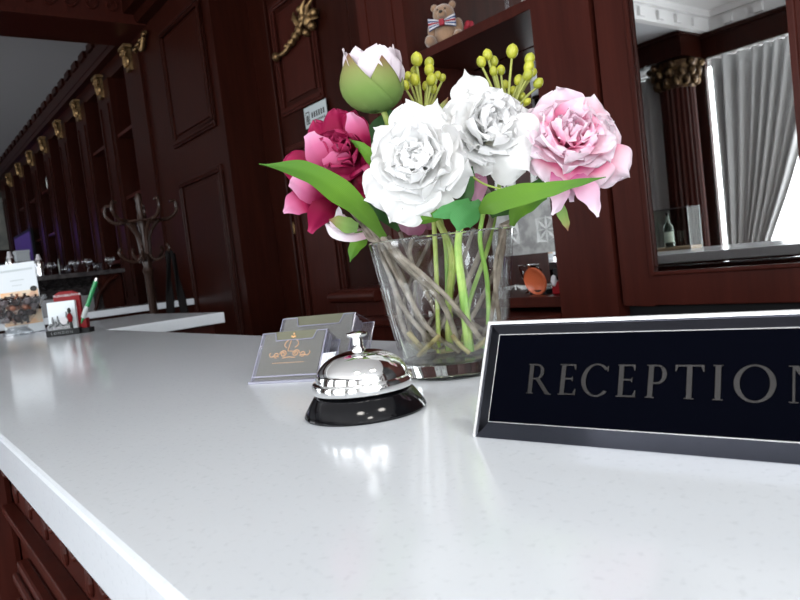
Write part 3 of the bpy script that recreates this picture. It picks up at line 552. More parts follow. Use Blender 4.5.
def curtain_mb(x0, x1t, x1b, y, z0, z1, folds, amp=0.045):
    def fn(u, v):
        xr = x1b+(x1t-x1b)*max(0.0, (v-0.38)/0.62)**0.8
        return (x0+(xr-x0)*u, y+amp*(math.sin(u*folds*2*math.pi+1.1*math.sin(u*9+v))*(0.75+0.45*math.sin(u*folds*1.7)))+0.3*amp*math.sin(u*folds*5.1+v*2), z0+(z1-z0)*v)
    return MB().grid(fn, folds*10, 14)
CU = [(-4.9, -3.62, -3.62, 12, 'grey curtain behind the fluted column, seen in the mirror'), (-3.095, -2.20, -2.77, 9, 'light grey gathered curtain right of the column, seen in the mirror'), (-1.72, -1.1, -1.2, 7, 'grey curtain beside the second bright window behind the camera'), (0.45, 1.15, 1.05, 7, 'grey curtain between the two right windows behind the camera'), (-7.5, -6.6, -6.7, 9, 'grey curtain in front of the far left window')]
for x0, x1t, x1b, n_, lb in CU:
    t = thing('curtain', lb, 'curtain', (x0, -3.06, 0.1), 0, 'curtains along the window wall')
    curtain_mb(x0, x1t, x1b, -3.045, 0.06, 2.545, n_).build('drape', 'curtain', t, 'open', solid=0.003)
    MB().tube([(x0-0.05, -3.045, 2.56), (x1t+0.05, -3.045, 2.56)], 0.008, 8).build('rail', 'white', t, True)

for i, (x, y, lb) in enumerate(((0.35, -0.6, 'added round ceiling fill light just right of the camera'), (1.4, -0.6, 'added round ceiling fill light above the far right of the desk'), (0.8, 0.5, 'added round ceiling fill light behind the right part of the desk'))):  # fill lamps added to brighten the countertop from above
    t = thing('ceiling_fill_light', lb, 'ceiling light', (x, y, CZ-0.03), 0, 'added fill lights overhead')
    MB().lathe([(0.20, 0.029), (0.20, 0.0), (0.24, 0.0), (0.24, 0.029)], 40, cap=False).build('ring', 'white', t, 'open', local=True)
    l = bpy.data.lights.new('lamp', 'AREA'); l.shape = 'DISK'; l.size = 0.38; l.energy = 8; l.color = (1.0, 0.96, 0.90)
    o = bpy.data.objects.new('lamp', l); COL.objects.link(o); o.location = (x, y, CZ-0.012)
# ------------------------------------------------------------------ reception desk
poly = [(-2.85, 0.065), (1.4, 0.065), (1.4, 0.505), (-2.03, 0.505), (-2.05, 0.855), (-2.85, 0.855)]
mb = MB(); n = len(poly); z0, z1 = 1.067, 1.10
mb.add([(x, y, z0) for x, y in poly]+[(x, y, z1) for x, y in poly], [tuple(range(n))[::-1], tuple(range(n, 2*n))]+[(i, (i+1) % n, n+(i+1) % n, n+i) for i in range(n)])
tag(mb.build('desk_countertop', 'quartz', bevel=0.003), 'glossy white quartz countertop of the reception desk with its short wing', 'countertop')
t = thing('reception_desk', 'carved mahogany body of the reception desk under the white countertop', 'desk', (0, 0.3, 0))
MB().box(-2.83, 1.38, 0.11, 0.485, 0.0, 1.0665).box(-2.83, -2.08, 0.486, 0.83, 0.0, 1.0665).build('desk_body', 'wood', t)
mb = MB()
for k in range(-10, 30):
    x = -0.96+k*0.09
    if x < -2.7 or x > 1.3: continue
    mb.tube(bez([(x-0.03, 0.108, 1.005), (x-0.012, 0.100, 1.03), (x+0.012, 0.100, 1.0), (x+0.03, 0.108, 1.028)], 5), 0.0035, 6); mb.ell((x, 0.109, 0.975), (0.010, 0.004, 0.014), n=10, m=6)
mb.box(-2.83, 1.38, 0.095, 0.11, 0.945, 0.955); mb.box(-2.83, 1.38, 0.088, 0.11, 1.045, 1.066)
mb.build('carved_frieze', 'wood', t, bevel=0.0015)
for x in (-2.1, -1.045, -0.15, 0.9):
    p = MB().box(x-0.05, x+0.05, 0.072, 0.11, 0.0, 1.04).build('desk_pilaster', 'wood', t, bevel=0.008)
for x0, x1 in ((-2.0, -1.15), (-0.94, -0.25), (-0.05, 0.8)): frame_mb(x0, x1, 0.11, 0.15, 0.90, 0.03, 0.014).build('desk_panel', 'wood', t, bevel=0.004)
mb = capital(MB(), (-1.165, 0.10, 0.90), 0.07, 0.09, 0.03); mb.build('gilt_bracket', 'gold', t)

# ------------------------------------------------------------------ service bell
bc = pz(366, 411)
t = thing('service_bell', 'chrome desk call bell with black base on the white countertop', 'bell', bc)
MB().lathe([(0, 0), (0.0405, 0), (0.0415, 0.0015), (0.0405, 0.004), (0.034, 0.0135), (0.031, 0.0145), (0, 0.0145)], 72).build('base', 'black', t, True, local=True, angle=50)
dome = [(0.030, 0.0150), (0.0335, 0.0160), (0.0342, 0.0172), (0.0342, 0.0215), (0.0335, 0.0228), (0.0318, 0.0232)]
dome += [(0.0313*math.cos(q)**0.9, 0.0235+0.0185*math.sin(q)) for q in [R(i*6) for i in range(0, 15)]]+[(0, 0.0423)]
MB().lathe(dome, 96).build('dome', 'chrome', t, True, local=True, angle=35)
MB().lathe([(0.0045, 0.041), (0.0048, 0.043), (0.0036, 0.0445), (0.0034, 0.0505), (0.0068, 0.0515), (0.0072, 0.0525), (0.0070, 0.0536), (0.0035, 0.0545), (0, 0.0546)], 32).build('button', 'chrome', t, True, local=True)

# ------------------------------------------------------------------ RECEPTION sign
sb = Vector((-0.28, 0.248, 1.10)); ang = math.atan2(0.2326, 0.9726)
t = thing('reception_sign', 'black and mirror edged RECEPTION nameplate leaning back on the countertop', 'sign', sb, ang)
TL = Matrix.Rotation(R(-25.5), 4, 'X'); SW, SH_ = 0.197, 0.0635                    # leaning plane: x along, z up the face
def B(o_): o_.matrix_local = TL; return o_
def sq(x0, x1, z0, z1, y): return [(x0, y, z0), (x1, y, z0), (x1, y, z1), (x0, y, z1)]
mb = MB(); bw, bz = 0.0100, 0.0078
mb.add(sq(0, SW, 0, SH_, 0)+sq(bw, SW-bw, bz, SH_-bz, -0.0042), [(0, 1, 5, 4), (1, 2, 6, 5), (2, 3, 7, 6), (3, 0, 4, 7)])
B(mb.build('mirror_bevel', mat('dark_mirror_bevel', (0.055, 0.057, 0.070), 0.05, 1), t, local=True))
B(MB().box(0, SW, 0.0004, 0.005, 0, SH_).build('backing', 'chrome', t, local=True, bevel=0.0006))
B(MB().box(bw, SW-bw, -0.0046, -0.0002, bz, SH_-bz).build('face', 'navy', t, local=True, bevel=0.0002))
mb = MB()
for a, b, c, d in ((0, SW, SH_-0.0008, SH_+0.0012), (-0.0012, 0.0006, -0.0002, SH_+0.0012), (SW-0.0006, SW+0.0012, 0, SH_)): mb.box(a, b, -0.0012, 0.0052, c, d)
B(mb.build('bright_rim', mat('polished_edge', (0.9, 0.9, 0.9), 0.22, 0.85), t, local=True, bevel=0.0004))
mb = MB(); e = 0.00035
for a, b, c, d in ((bw, SW-bw, bz, bz+e), (bw, SW-bw, SH_-bz-e, SH_-bz), (bw, bw+e, bz, SH_-bz), (SW-bw-e, SW-bw, bz, SH_-bz)): mb.box(a, b, -0.0049, -0.0044, c, d)
B(mb.build('inner_line', 'chrome', t, local=True))
MB().box(0.07, 0.13, 0.034, 0.037, 0.0, 0.045).build('easel_foot', 'blackm', t, local=True)
# roman capitals as polygons, unit height, stem s, hair h
GR = random.Random(4)
def glyph(ch, mb, ox, sc, T):
    s, h, sf = 0.15, 0.05, 0.05
    P = []
    def rc(x0, x1, z0, z1): P.append([(x0, z0), (x1, z0), (x1, z1), (x0, z1)])
    def arc(cx, cz, rx, rz, a0, a1, wx, wz, n=20):
        A = [R(a0+(a1-a0)*i/n) for i in range(n+1)]
        for i in range(n):
            q = [(cx+rx*math.cos(A[i]), cz+rz*math.sin(A[i])), (cx+rx*math.cos(A[i+1]), cz+rz*math.sin(A[i+1])), (cx+(rx-wx)*math.cos(A[i+1]), cz+(rz-wz)*math.sin(A[i+1])), (cx+(rx-wx)*math.cos(A[i]), cz+(rz-wz)*math.sin(A[i]))]
            P.append(q)
    def stem(x): rc(x, x+s, 0, 1); rc(x-0.06, x+s+0.06, 0, 0.03); rc(x-0.06, x+s+0.06, 0.97, 1)
    w = 0.5
    if ch in 'IT':
        if ch == 'I': stem(0.06); w = 0.27
        else: stem(0.33); rc(0, 0.81, 0.95, 1.0); P.append([(0, 1), (0.0, 0.80), (0.03, 0.80), (0.09, 0.96)]); P.append([(0.81, 1), (0.72, 0.96), (0.78, 0.80), (0.81, 0.80)]); w = 0.81
    elif ch == 'E':
        stem(0.06); rc(0.2, 0.56, 0.95, 1); rc(0.2, 0.60, 0, 0.05); rc(0.2, 0.48, 0.50, 0.55); P.append([(0.56, 1), (0.48, 0.96), (0.53, 0.82), (0.56, 0.82)]); P.append([(0.50, 0.04), (0.57, 0.20), (0.60, 0.20), (0.60, 0)]); P.append([(0.48, 0.62), (0.42, 0.54), (0.42, 0.51), (0.48, 0.43)]); w = 0.62
    elif ch in 'RP':
        stem(0.06); arc(0.33, 0.74 if ch == 'R' else 0.71, 0.27, 0.26 if ch == 'R' else 0.29, -90, 90, 0.13, h); rc(0.2, 0.34, 0.95, 1.0); rc(0.2, 0.34, 0.48 if ch == 'R' else 0.42, 0.53 if ch == 'R' else 0.47); w = 0.62
        if ch == 'R': P.append([(0.30, 0.50), (0.46, 0.50), (0.86, 0.02), (0.70, 0.0)]); P.append([(0.70, 0), (0.86, 0.02), (0.93, 0.0), (0.92, -0.02)]); w = 0.86
    elif ch == 'C':
        arc(0.50, 0.5, 0.50, 0.53, 42, 318, 0.15, 0.05, 30); rc(0.83, 0.875, 0.78, 0.95); w = 0.90
    elif ch == 'O':
        arc(0.53, 0.5, 0.53, 0.53, 0, 360, 0.15, 0.05, 44); w = 1.06
    elif ch == 'N':
        rc(0.10, 0.16, 0, 1); rc(0.02, 0.24, 0, 0.03); rc(0.0, 0.16, 0.97, 1); P.append([(0.08, 1), (0.24, 1), (0.86, 0.0), (0.80, 0.0)]); rc(0.80, 0.86, 0, 1); rc(0.72, 0.94, 0.97, 1.0); w = 0.95
    for i, q in enumerate(P):
        k = len(mb.v); mb.prism([(ox+x*sc, z*sc) for x, z in q], -0.0050, -0.0044, T); tl = GR.uniform(-0.28, 0.16); cz_ = 0.5*sc
        if ch in 'CO': tl = 0.22*math.sin((i/len(P))*6.28*1.0+1.0)
        for m in range(k, k+len(q)): x_, y_, z_ = mb.v[m]; mb.v[m] = (x_, y_-abs(tl)*0.0012+tl*(z_-T.translation.z-cz_)*0.12, z_)
    return w
mb = MB(); sc = 0.0155
for ch, x in zip('RECEPTION', (0.0306, 0.0485, 0.0605, 0.0785, 0.0925, 0.1056, 0.1218, 0.1302, 0.1510)): glyph(ch, mb, x, sc, Matrix.Translation((0, 0, 0.0237)))
B(mb.build('lettering', mat('dark_chrome_letter', (0.060, 0.057, 0.056), 0.10, 1), t, local=True))

# ------------------------------------------------------------------ card holders
def holder(loc, rz, s, label, dd, bh):
    t = thing('card_holder', label, 'card holder', loc, rz, 'acrylic card holders'); w, th = 0.071*s, 0.0012
    fy, fz = 0.0325*s, 0.0425*s
    def P(a, b): return a.lerp(b, 1)
    lean = math.atan2(fy, fz); L = math.hypot(fy, fz)
    T0 = Matrix.Rotation(-lean, 4, 'X')
    f = MB(); nz = L*0.80; cpoly = [(0, 0), (w, 0), (w, L), (w*0.84, L), (w*0.80, L*0.84), (w*0.24, L*0.84), (w*0.20, L), (0, L)]
    f.prism(cpoly, 0, th, T0); f.build('front_panel', 'acryl', t, local=True)
    d = dd*s
    MB().prism([(0, 0), (w, 0), (w, L*bh), (0, L*bh)], d, d+th, T0).build('back_panel', 'acryl', t, local=True)
    for x in (0, w-th):
        m2 = MB(); a = [T0 @ Vector((0, 0, 0)), T0 @ Vector((0, 0, L)), T0 @ Vector((0, d, L*(bh-0.02))), T0 @ Vector((0, d, 0))]
        m2.add([Vector((x, p.y, max(p.z, 0))) for p in a]+[Vector((x+th, p.y, max(p.z, 0))) for p in a], [(0, 1, 2, 3), (7, 6, 5, 4), (0, 4, 5, 1), (1, 5, 6, 2), (2, 6, 7, 3), (3, 7, 4, 0)]); m2.build('side_panel', 'acryl', t, local=True)
    m3 = MB(); m3.box(0, w, -0.003, d*1.3+0.018*s, 0, 0.0022); m3.build('foot', 'acedge', t, local=True, bevel=0.0004)
    m4 = MB()
    for i in range(len(cpoly)):
        if i in (1, 7): continue
    q = [(w, L), (w*0.84, L), (w*0.80, L*0.84), (w*0.24, L*0.84), (w*0.20, L), (0, L)]
    for (xa, za), (xb, zb) in zip(q, q[1:]): m4.tube([T0 @ Vector((xa, th/2, za)), T0 @ Vector((xb, th/2, zb))], 0.0006, 5)
    m4.tube([T0 @ Vector((th/2, 0, 0.002)), T0 @ Vector((th/2, 0, L))], 0.0006, 5); m4.tube([T0 @ Vector((w-th/2, 0, 0.002)), T0 @ Vector((w-th/2, 0, L))], 0.0007, 5)
    m4.tube([T0 @ Vector((0, d, L*bh)), T0 @ Vector((w, d, L*bh))], 0.0006, 5); m4.tube([T0 @ Vector((w-th/2, d, 0.0)), T0 @ Vector((w-th/2, d, L*bh))], 0.0008, 5)
    m4.box(0, w, -0.0006, 0.0, 0.006*s, 0.0072*s, T0)
    m4.build('polished_edges', 'acedge', t, local=True)
    return t, T0, w, L, th, d
def cards(hd, s, label, nfill):
    t0, T0, w, L, th, d = hd
    c = thing('business_cards', label, 'cards', t0.location, t0.rotation_euler.z, 'business cards in the holders')
    for i in range(nfill):
        y = th*1.3+i*(d-th*2)/12
        MB().box(0.003+0.0006*(i % 3), w-0.003-0.0006*((i+1) % 3), y, y+(d-th*2)/12*0.85, 0.003, L*(1.03 if i < 8 else 1.0), T0).build('card', 'card' if i == 0 else 'cardw', c, local=True)
    return c
rz = math.atan2(0.037, 0.060)
h1 = holder(pz(250, 384), rz, 1.0, 'clear acrylic holder in front with olive business cards, left of the bell', 0.027, 1.06)
c1 = cards(h1, 1.0, 'olive business cards with a gold crest in the front acrylic holder', 8)
T0 = h1[1]; w, L = h1[2], h1[3]; mb = MB(); cx, ye = w*0.49, -0.0002
def E_(x, z): return T0 @ Vector((x, ye+0.0014, z))
yy = 0.0009
def V_(x, z): return T0 @ Vector((cx+x*1.12, yy, L*0.62+(z-L*0.62)*1.05))
for s_ in (-1, 1):
    mb.tube([V_(s_*(0.006+0.0036*math.cos(q)*(1-q/13)), L*0.57+0.0036*math.sin(q)*(1-q/13)) for q in [j*0.6 for j in range(18)]], 0.00055, 5)
    mb.tube([V_(s_*(0.0125+0.0024*math.cos(q)*(1-q/11)), L*0.55+0.0024*math.sin(q)*(1-q/11)) for q in [3.6-j*0.6 for j in range(10)]], 0.0005, 5)
    mb.tube(bez([V_(s_*0.010, L*0.52), V_(s_*0.014, L*0.54), V_(s_*0.0175, L*0.52), V_(s_*0.0195, L*0.57), V_(s_*0.0185, L*0.60)], 5), 0.00048, 5)
    mb.tube(bez([V_(s_*0.004, L*0.68), V_(s_*0.0065, L*0.73), V_(s_*0.0055, L*0.80), V_(s_*0.0025, L*0.84)], 5), 0.00048, 5)
mb.tube([V_(-0.0012, L*0.82), V_(-0.0022, L*0.62), V_(0.0025, L*0.61)], 0.0005, 5)
mb.tube([V_(-0.006, L*0.49), V_(0, L*0.505), V_(0.006, L*0.49)], 0.0005, 5)
for q in range(14): mb.tube([V_(-0.0145+q*0.0022, L*0.40), V_(-0.0135+q*0.0022, L*0.40)], 0.00045, 5)
yy = 0.0012
for dx, dz in ((0, 0.95), (-0.0015, 0.90), (0.0015, 0.90), (0, 0.89)): mb.ell(V_(dx, L*dz), 0.0011, n=8, m=6)
e = mb.build('gold_crest', 'goldf', c1, local=True)
u = Vector((math.cos(rz), math.sin(rz), 0)); nb = Vector((-math.sin(rz), math.cos(rz), 0))
h2 = holder(pz(250, 384)-u*0.010+nb*0.050, rz, 1.20, 'taller clear acrylic holder behind the one with crested cards', 0.036, 1.22)
c2 = cards(h2, 1.16, 'olive business cards in the rear acrylic holder', 7)

# ------------------------------------------------------------------ left end of the desk: holder, pen, bowl, brochure
sl, sr = Vector((-2.13, 0.345, 1.10)), pz(84.5, 333)
sl = pz(46.5, 337.5); sr = pz(88.5, 332.5); d = (sr-sl); Ws = d.length; az = math.atan2(d.y, d.x)
t = thing('memo_holder', 'London souvenir memo holder with red phone box back and pewter landmarks', 'memo holder', sl, az)
W_ = Ws; k_ = W_/0.120
MB().box(0, W_*0.80, 0, 0.045*k_, 0, 0.017*k_).box(W_*0.80, W_, 0.008*k_, 0.045*k_, 0, 0.014*k_).build('base', 'blackm', t, local=True, bevel=0.001)
text_mb('LONDON', 0.011*k_, Matrix.Translation((W_*0.38, -0.0006, 0.008*k_)) @ FX, 0.0003, 1.5).build('base_lettering', 'silver', t, local=True)
mb = MB(); zt = 0.125*k_
ypb = 0.030*k_
mb.prism([(W_*0.17, 0.01), (W_*0.80, 0.01), (W_*0.80, zt*0.88), (W_*0.76, zt*0.94), (W_*0.62, zt), (W_*0.32, zt), (W_*0.20, zt*0.94), (W_*0.17, zt*0.88)], ypb, ypb+0.012*k_)
mb.box(W_*0.78, W_*0.92, 0.02*k_, 0.042*k_, 0.012*k_, 0.042*k_); mb.build('red_phone_box', 'red', t, local=True, bevel=0.001)
text_mb('TELEPHONE', 0.0085*k_, Matrix.Translation((W_*0.36, ypb-0.0008, zt*0.90)) @ FX, 0.0003).build('telephone_lettering', 'flagw', t, local=True)
text_mb('TELEPHONE', 0.0085*k_, Matrix.Translation((W_*0.65, ypb-0.0008, zt*0.90)) @ FX, 0.0003).build('telephone_lettering', 'flagw', t, local=True)
mb = MB(); mb.prism([(W_*0.05, 0), (W_*0.62, 0), (W_*0.62, 0.016*k_), (W_*0.05, 0.016*k_)], 0.003*k_, 0.012*k_, Matrix.Translation((0, 0, 0.016*k_)))
for x, h_, w_ in ((0.12, 0.022, 0.05), (0.18, 0.040, 0.035), (0.24, 0.028, 0.04), (0.30, 0.042, 0.03), (0.36, 0.026, 0.04), (0.52, 0.052, 0.035)):
    mb.prism([(W_*(x-w_/2), 0.015*k_), (W_*(x+w_/2), 0.015*k_), (W_*(x+w_/2), (0.015+h_*0.75)*k_), (W_*x, (0.015+h_)*k_), (W_*(x-w_/2), (0.015+h_*0.75)*k_)], 0.002*k_, 0.010*k_)
for q in range(9): mb.ell((W_*(0.1+0.05*q), 0.001, (0.028+0.004*(q % 3))*k_), 0.0035*k_, n=8, m=6)
mb.build('pewter_landmarks', 'silver', t, local=True)
text_mb('LONDON', 0.010*k_, Matrix.Translation((W_*0.40, -0.0016, 0.0225*k_)) @ FX, 0.0006, 1.1).build('raised_lettering', 'flagw', t, local=True)
mb = MB(); mb.lathe([(0, 0), (0.011*k_, 0), (0.011*k_, 0.003), (0, 0.003)], 24, Matrix.Translation((W_*0.47, 0.0005, 0.042*k_)) @ Matrix.Rotation(R(90), 4, 'X')); ck = mb.build('clock_face', 'flagw', t, local=True)
mb = MB(); mb.ell((W_*0.60, 0.004, 0.048*k_), (0.008*k_, 0.006*k_, 0.014*k_)); mb.build('guard_coat', 'red', t, local=True, smooth=True)
mb = MB(); mb.ell((W_*0.60, 0.004, 0.068*k_), (0.005*k_, 0.005*k_, 0.009*k_)); mb.box(W_*0.585, W_*0.625, 0.001, 0.008*k_, 0.018*k_, 0.038*k_); mb.build('guard_cap', 'hairp', t, local=True)
t = thing('note_paper', 'block of white note paper standing in the London memo holder', 'note paper', sl, az)
MB().box(W_*0.04, W_*0.70, 0.014*k_, 0.026*k_, 0.0172*k_, 0.098*k_, Matrix.Rotation(R(-3), 4, 'X')).build('sheets', 'paper', t, local=True); MB().box(W_*0.045, W_*0.695, 0.0262*k_, 0.0275*k_, 0.0172*k_, 0.096*k_, Matrix.Rotation(R(-3), 4, 'X')).build('backing_board', 'grey', t, local=True)
pa = sl+Vector((math.cos(az), math.sin(az), 0))*W_*0.85; dpt = (pa-CAM).dot(Fw)
pa = px(81, 324, dpt); pb = px(97, 278, dpt)
t = thing('ballpoint_pen', 'green ballpoint pen standing at a slant in the memo holder', 'pen', pa)
dv = pb-pa; Tp = Matrix.Translation(pa) @ dv.to_track_quat('Z', 'Y').to_matrix().to_4x4(); Lp = dv.length
MB().lathe([(0, 0), (0.0012, 0.003), (0.005, 0.02), (0.006, 0.05), (0.0058, Lp*0.93), (0, Lp*0.93)], 16, Tp).build('barrel', 'green', t, True)
MB().lathe([(0, Lp*0.92), (0.004, Lp*0.92), (0.0045, Lp), (0, Lp)], 12, Tp).build('push_button', 'chrome', t, True)
MB().lathe([(0.0062, 0.018), (0.0068, 0.03), (0.0063, 0.05)], 14, Tp, cap=False).build('grip', 'plastic', t, 'open')
mb = MB(); mb.tube([Tp @ Vector(q) for q in ((0.005, 0, Lp*0.92), (0.012, 0, Lp*0.9), (0.0125, 0, Lp*0.75), (0.008, 0, Lp*0.60))], 0.0016, 6); mb.build('clip', 'green', t, True)
# candy bowl
bw = pz(19, 335.5); dd = (bw-CAM).dot(Fw); sc_ = dd/703
t = thing('candy_bowl', 'flared cut glass bowl of wrapped sweets at the left end of the desk', 'bowl', bw)
def bs(p, z): return (p*sc_, z*sc_)
MB().lathe([bs(0, 0), bs(14, 0), bs(14, 3), bs(9, 8), bs(11, 11), bs(19, 20), bs(29, 36), bs(27.5, 36), bs(17, 21), bs(9, 13), bs(0, 12)], 12).build('bowl_body', 'cglass', t, True, local=True, angle=20)
mb = MB()
for k in range(24): a = 2*math.pi*k/24; mb.ell((28.5*sc_*math.cos(a), 28.5*sc_*math.sin(a), 36*sc_), (2*sc_, 2*sc_, 2.4*sc_), n=8, m=5)
mb.build('scalloped_rim', 'cglass', t, True, local=True)
MB().lathe([bs(0, 0.2), bs(13.5, 0.2), bs(13.8, 3), bs(8, 8.5), bs(0, 9)], 12).build('foot', 'cglass', t, True, local=True)
random.seed(5); k = 0
LBC = 'wrapped sweets heaped in the cut glass bowl'
spots = []
for lay, (rad, z, nn) in enumerate(((8, 17, 4), (13, 22, 8), (18, 28, 11), (20, 33, 12), (12, 35, 8), (4, 36, 3))):
    for q in range(nn):
        a = 2*math.pi*(q+0.3*lay)/nn; spots.append((rad*sc_*math.cos(a), rad*sc_*math.sin(a), (z-0.0)*sc_))
protos = {}
for i, (x, y, z) in enumerate(spots):
    mm = ('choc', 'choc', 'choc2', 'choc3', 'choc')[i % 5]
    if mm not in protos:
        cn = MB(); cn.ell((0, 0, 0), (4.8*sc_, 3.4*sc_, 3.2*sc_), n=10, m=7)
        for s_ in (-1, 1): cn.lathe([(0.5*sc_, 4.2*sc_), (1.7*sc_, 6.2*sc_)], 8, Matrix.Rotation(R(90*s_), 4, 'Y'), cap=False)
        o = cn.build('wrapped_sweet', mm, None, smooth='open'); protos[mm] = o
    else:
        o = protos[mm].copy(); COL.objects.link(o)
    o.location = bw+Vector((x, y, z)); o.rotation_euler = (random.random()*3, random.random()*3, random.random()*6)
    tag(o, {'choc': 'dark brown wrapped sweet in the cut glass bowl', 'choc2': 'rust coloured wrapped sweet in the cut glass bowl', 'choc3': 'silver wrapped sweet in the cut glass bowl'}[mm], 'sweet', {'choc': 'dark brown sweets in the bowl', 'choc2': 'rust coloured sweets in the bowl', 'choc3': 'silver sweets in the bowl'}[mm])
# brochure
br = pz(45.5, 331); dB = (br-CAM).dot(Fw); hB = 70*dB/703; wB = 36*dB/703
rb = R(66); ub = Vector((math.cos(rb), math.sin(rb), 0)); t = thing('brochure', 'white brochure with a spa photograph standing behind the sweet bowl', 'brochure', br-ub*wB, rb)
TB = Matrix.Rotation(R(-4), 4, 'X') @ Matrix.Rotation(R(-2), 4, 'Y')
def BB(mb, nm, m, y): return mb
MB().box(0, wB, 0, 0.003, 0, hB, TB).build('cover', 'paper', t, local=True)
MB().box(0.002, wB-0.002, -0.0006, 0.0, hB*0.12, hB*0.60, TB).build('cover_photo', 'peach', t, local=True)
MB().ell((wB*0.55, -0.001, hB*0.40), (wB*0.13, 0.0008, hB*0.09), TB).ell((wB*0.88, -0.001, hB*0.61), (wB*0.09, 0.0008, hB*0.04), TB).build('printed_hair', 'hairp', t, local=True, smooth=True)
MB().ell((wB*0.36, -0.0012, hB*0.31), (wB*0.20, 0.0008, hB*0.08), TB).build('printed_shoulder', 'skin', t, local=True, smooth=True); MB().ell((wB*0.84, -0.0012, hB*0.51), (wB*0.09, 0.0008, hB*0.07), TB).build('printed_face', 'skin', t, local=True, smooth=True)
mb = MB()
for q in range(15): mb.box(wB*(0.07+q*0.058), wB*(0.11+q*0.058), -0.0008, 0, hB*0.885, hB*0.915, TB)
mb.build('printed_line', 'grey', t, local=True); mb = MB()
for q in range(7): mb.box(wB*(0.33+q*0.05), wB*(0.36+q*0.05), -0.0008, 0, hB*0.75, hB*0.765, TB)
mb.build('printed_line', 'grey', t, local=True); mb = MB()
for q in range(5): mb.box(wB*(0.36+q*0.05), wB*(0.39+q*0.05), -0.0008, 0, hB*0.68, hB*0.692, TB)
mb.build('printed_line', 'grey', t, local=True)
MB().box(0.0, wB, 0.003, 0.05, 0, 0.004).build('stand', 'acryl', t, local=True)
# glass tank and bottle on the desk beyond the frame, seen in the mirror
t = thing('glass_box', 'clear glass display box on the desk, seen in the mirror', 'display box', (-1.74, 0.12, 1.10))
mb = MB(); x0, x1, y0, y1, z1 = -1.86, -1.56, 0.075, 0.165, 1.27
for q in ((x0, x1, y0, y0+0.002, 1.10, z1), (x0, x1, y1-0.002, y1, 1.10, z1), (x0, x0+0.002, y0+.002, y1-.002, 1.10, z1), (x1-0.002, x1, y0+.002, y1-.002, 1.10, z1)): mb.box(*q)
mb.build('glass_walls', 'tglass', t); mb = MB()
for x in (x0, x1-0.003):
    for y in (y0, y1-0.003): mb.box(x, x+0.003, y, y+0.003, 1.10, z1)
mb.box(x0, x1, y0, y0+0.003, z1, z1+0.003); mb.box(x0, x1, y1-0.003, y1, z1, z1+0.003); mb.build('frame', 'steel', t)
MB().box(x0+0.003, x1-0.003, y0+0.003, y1-0.003, 1.1001, 1.112).build('wooden_floor', 'skin', t)
bottle('small_bottle', (-1.68, 0.12, 1.112), 0.145, 0.019, 'bottle', 'label', 'small silvery bottle inside the glass display box, seen in the mirror')

# ------------------------------------------------------------------ vase
vc = pz(456, 371.5); VH, RB, RT = 0.1135, 0.0420, 0.0605
t = thing('glass_vase', 'clear flared glass vase of stems standing on the white countertop', 'vase', vc)
def rv(z): return RB+(RT-RB)*((z/VH)**0.9)
zb = 0.013; N = 14
outer = [(rv(zb+(VH-zb)*i/N), zb+(VH-zb)*i/N) for i in range(N+1)]; inner = [(r-0.0022, z) for r, z in outer]
MB().lathe(outer+[(RT-0.0011, VH+0.0008)]+inner[::-1], 72, cap=False).build('glass_wall', 'vglass', t, True, local=True, angle=60)
MB().lathe([(0, 0), (RB-0.003, 0), (RB-0.0005, 0.0015), (RB, 0.004), (rv(zb), zb-0.0001), (rv(zb)-0.004, zb+0.001), (0, zb+0.0005)], 72).build('thick_base', 'glass', t, True, local=True)
MB().lathe([(RT-0.0026, VH), (RT-0.0011, VH+0.0013), (RT+0.0002, VH)], 72, cap=False).build('rim', 'glass', t, True, local=True)
wz = 0.031
tw = thing('water', 'shallow clear water in the bottom of the glass vase', 'water', vc); MB().lathe([(0, wz)]+[(rv(wz)-0.0024, wz), (rv(zb)-0.0028, zb+0.0015), (0, zb+0.0015)], 48).build('water_body', 'water', tw, True, local=True)
# stems: (pixel points, depth offsets) bent down into the vase
VD = (vc-CAM).dot(Fw)
def inside(p):                                  # keep a stem point inside the glass
    q = p-vc; z = q.z
    if z > VH+0.004: return p
    zz = max(z, zb+0.004); r = math.hypot(q.x, q.y); lim = rv(max(zz, 0.012))-0.0062
    if r > lim: q.x *= lim/r; q.y *= lim/r
    q.z = zz; return vc+q
def stem(parent, pts, r0, r1, m, name='stem', n=8):
    P = [inside(px(x, y, VD+dz)) for x, y, dz in pts]; Q = [inside(p) for p in bez(P, 8)]
    return MB().tube(Q, [r0+(r1-r0)*i/(len(Q)-1) for i in range(len(Q))], n).build(name, m, parent, True)

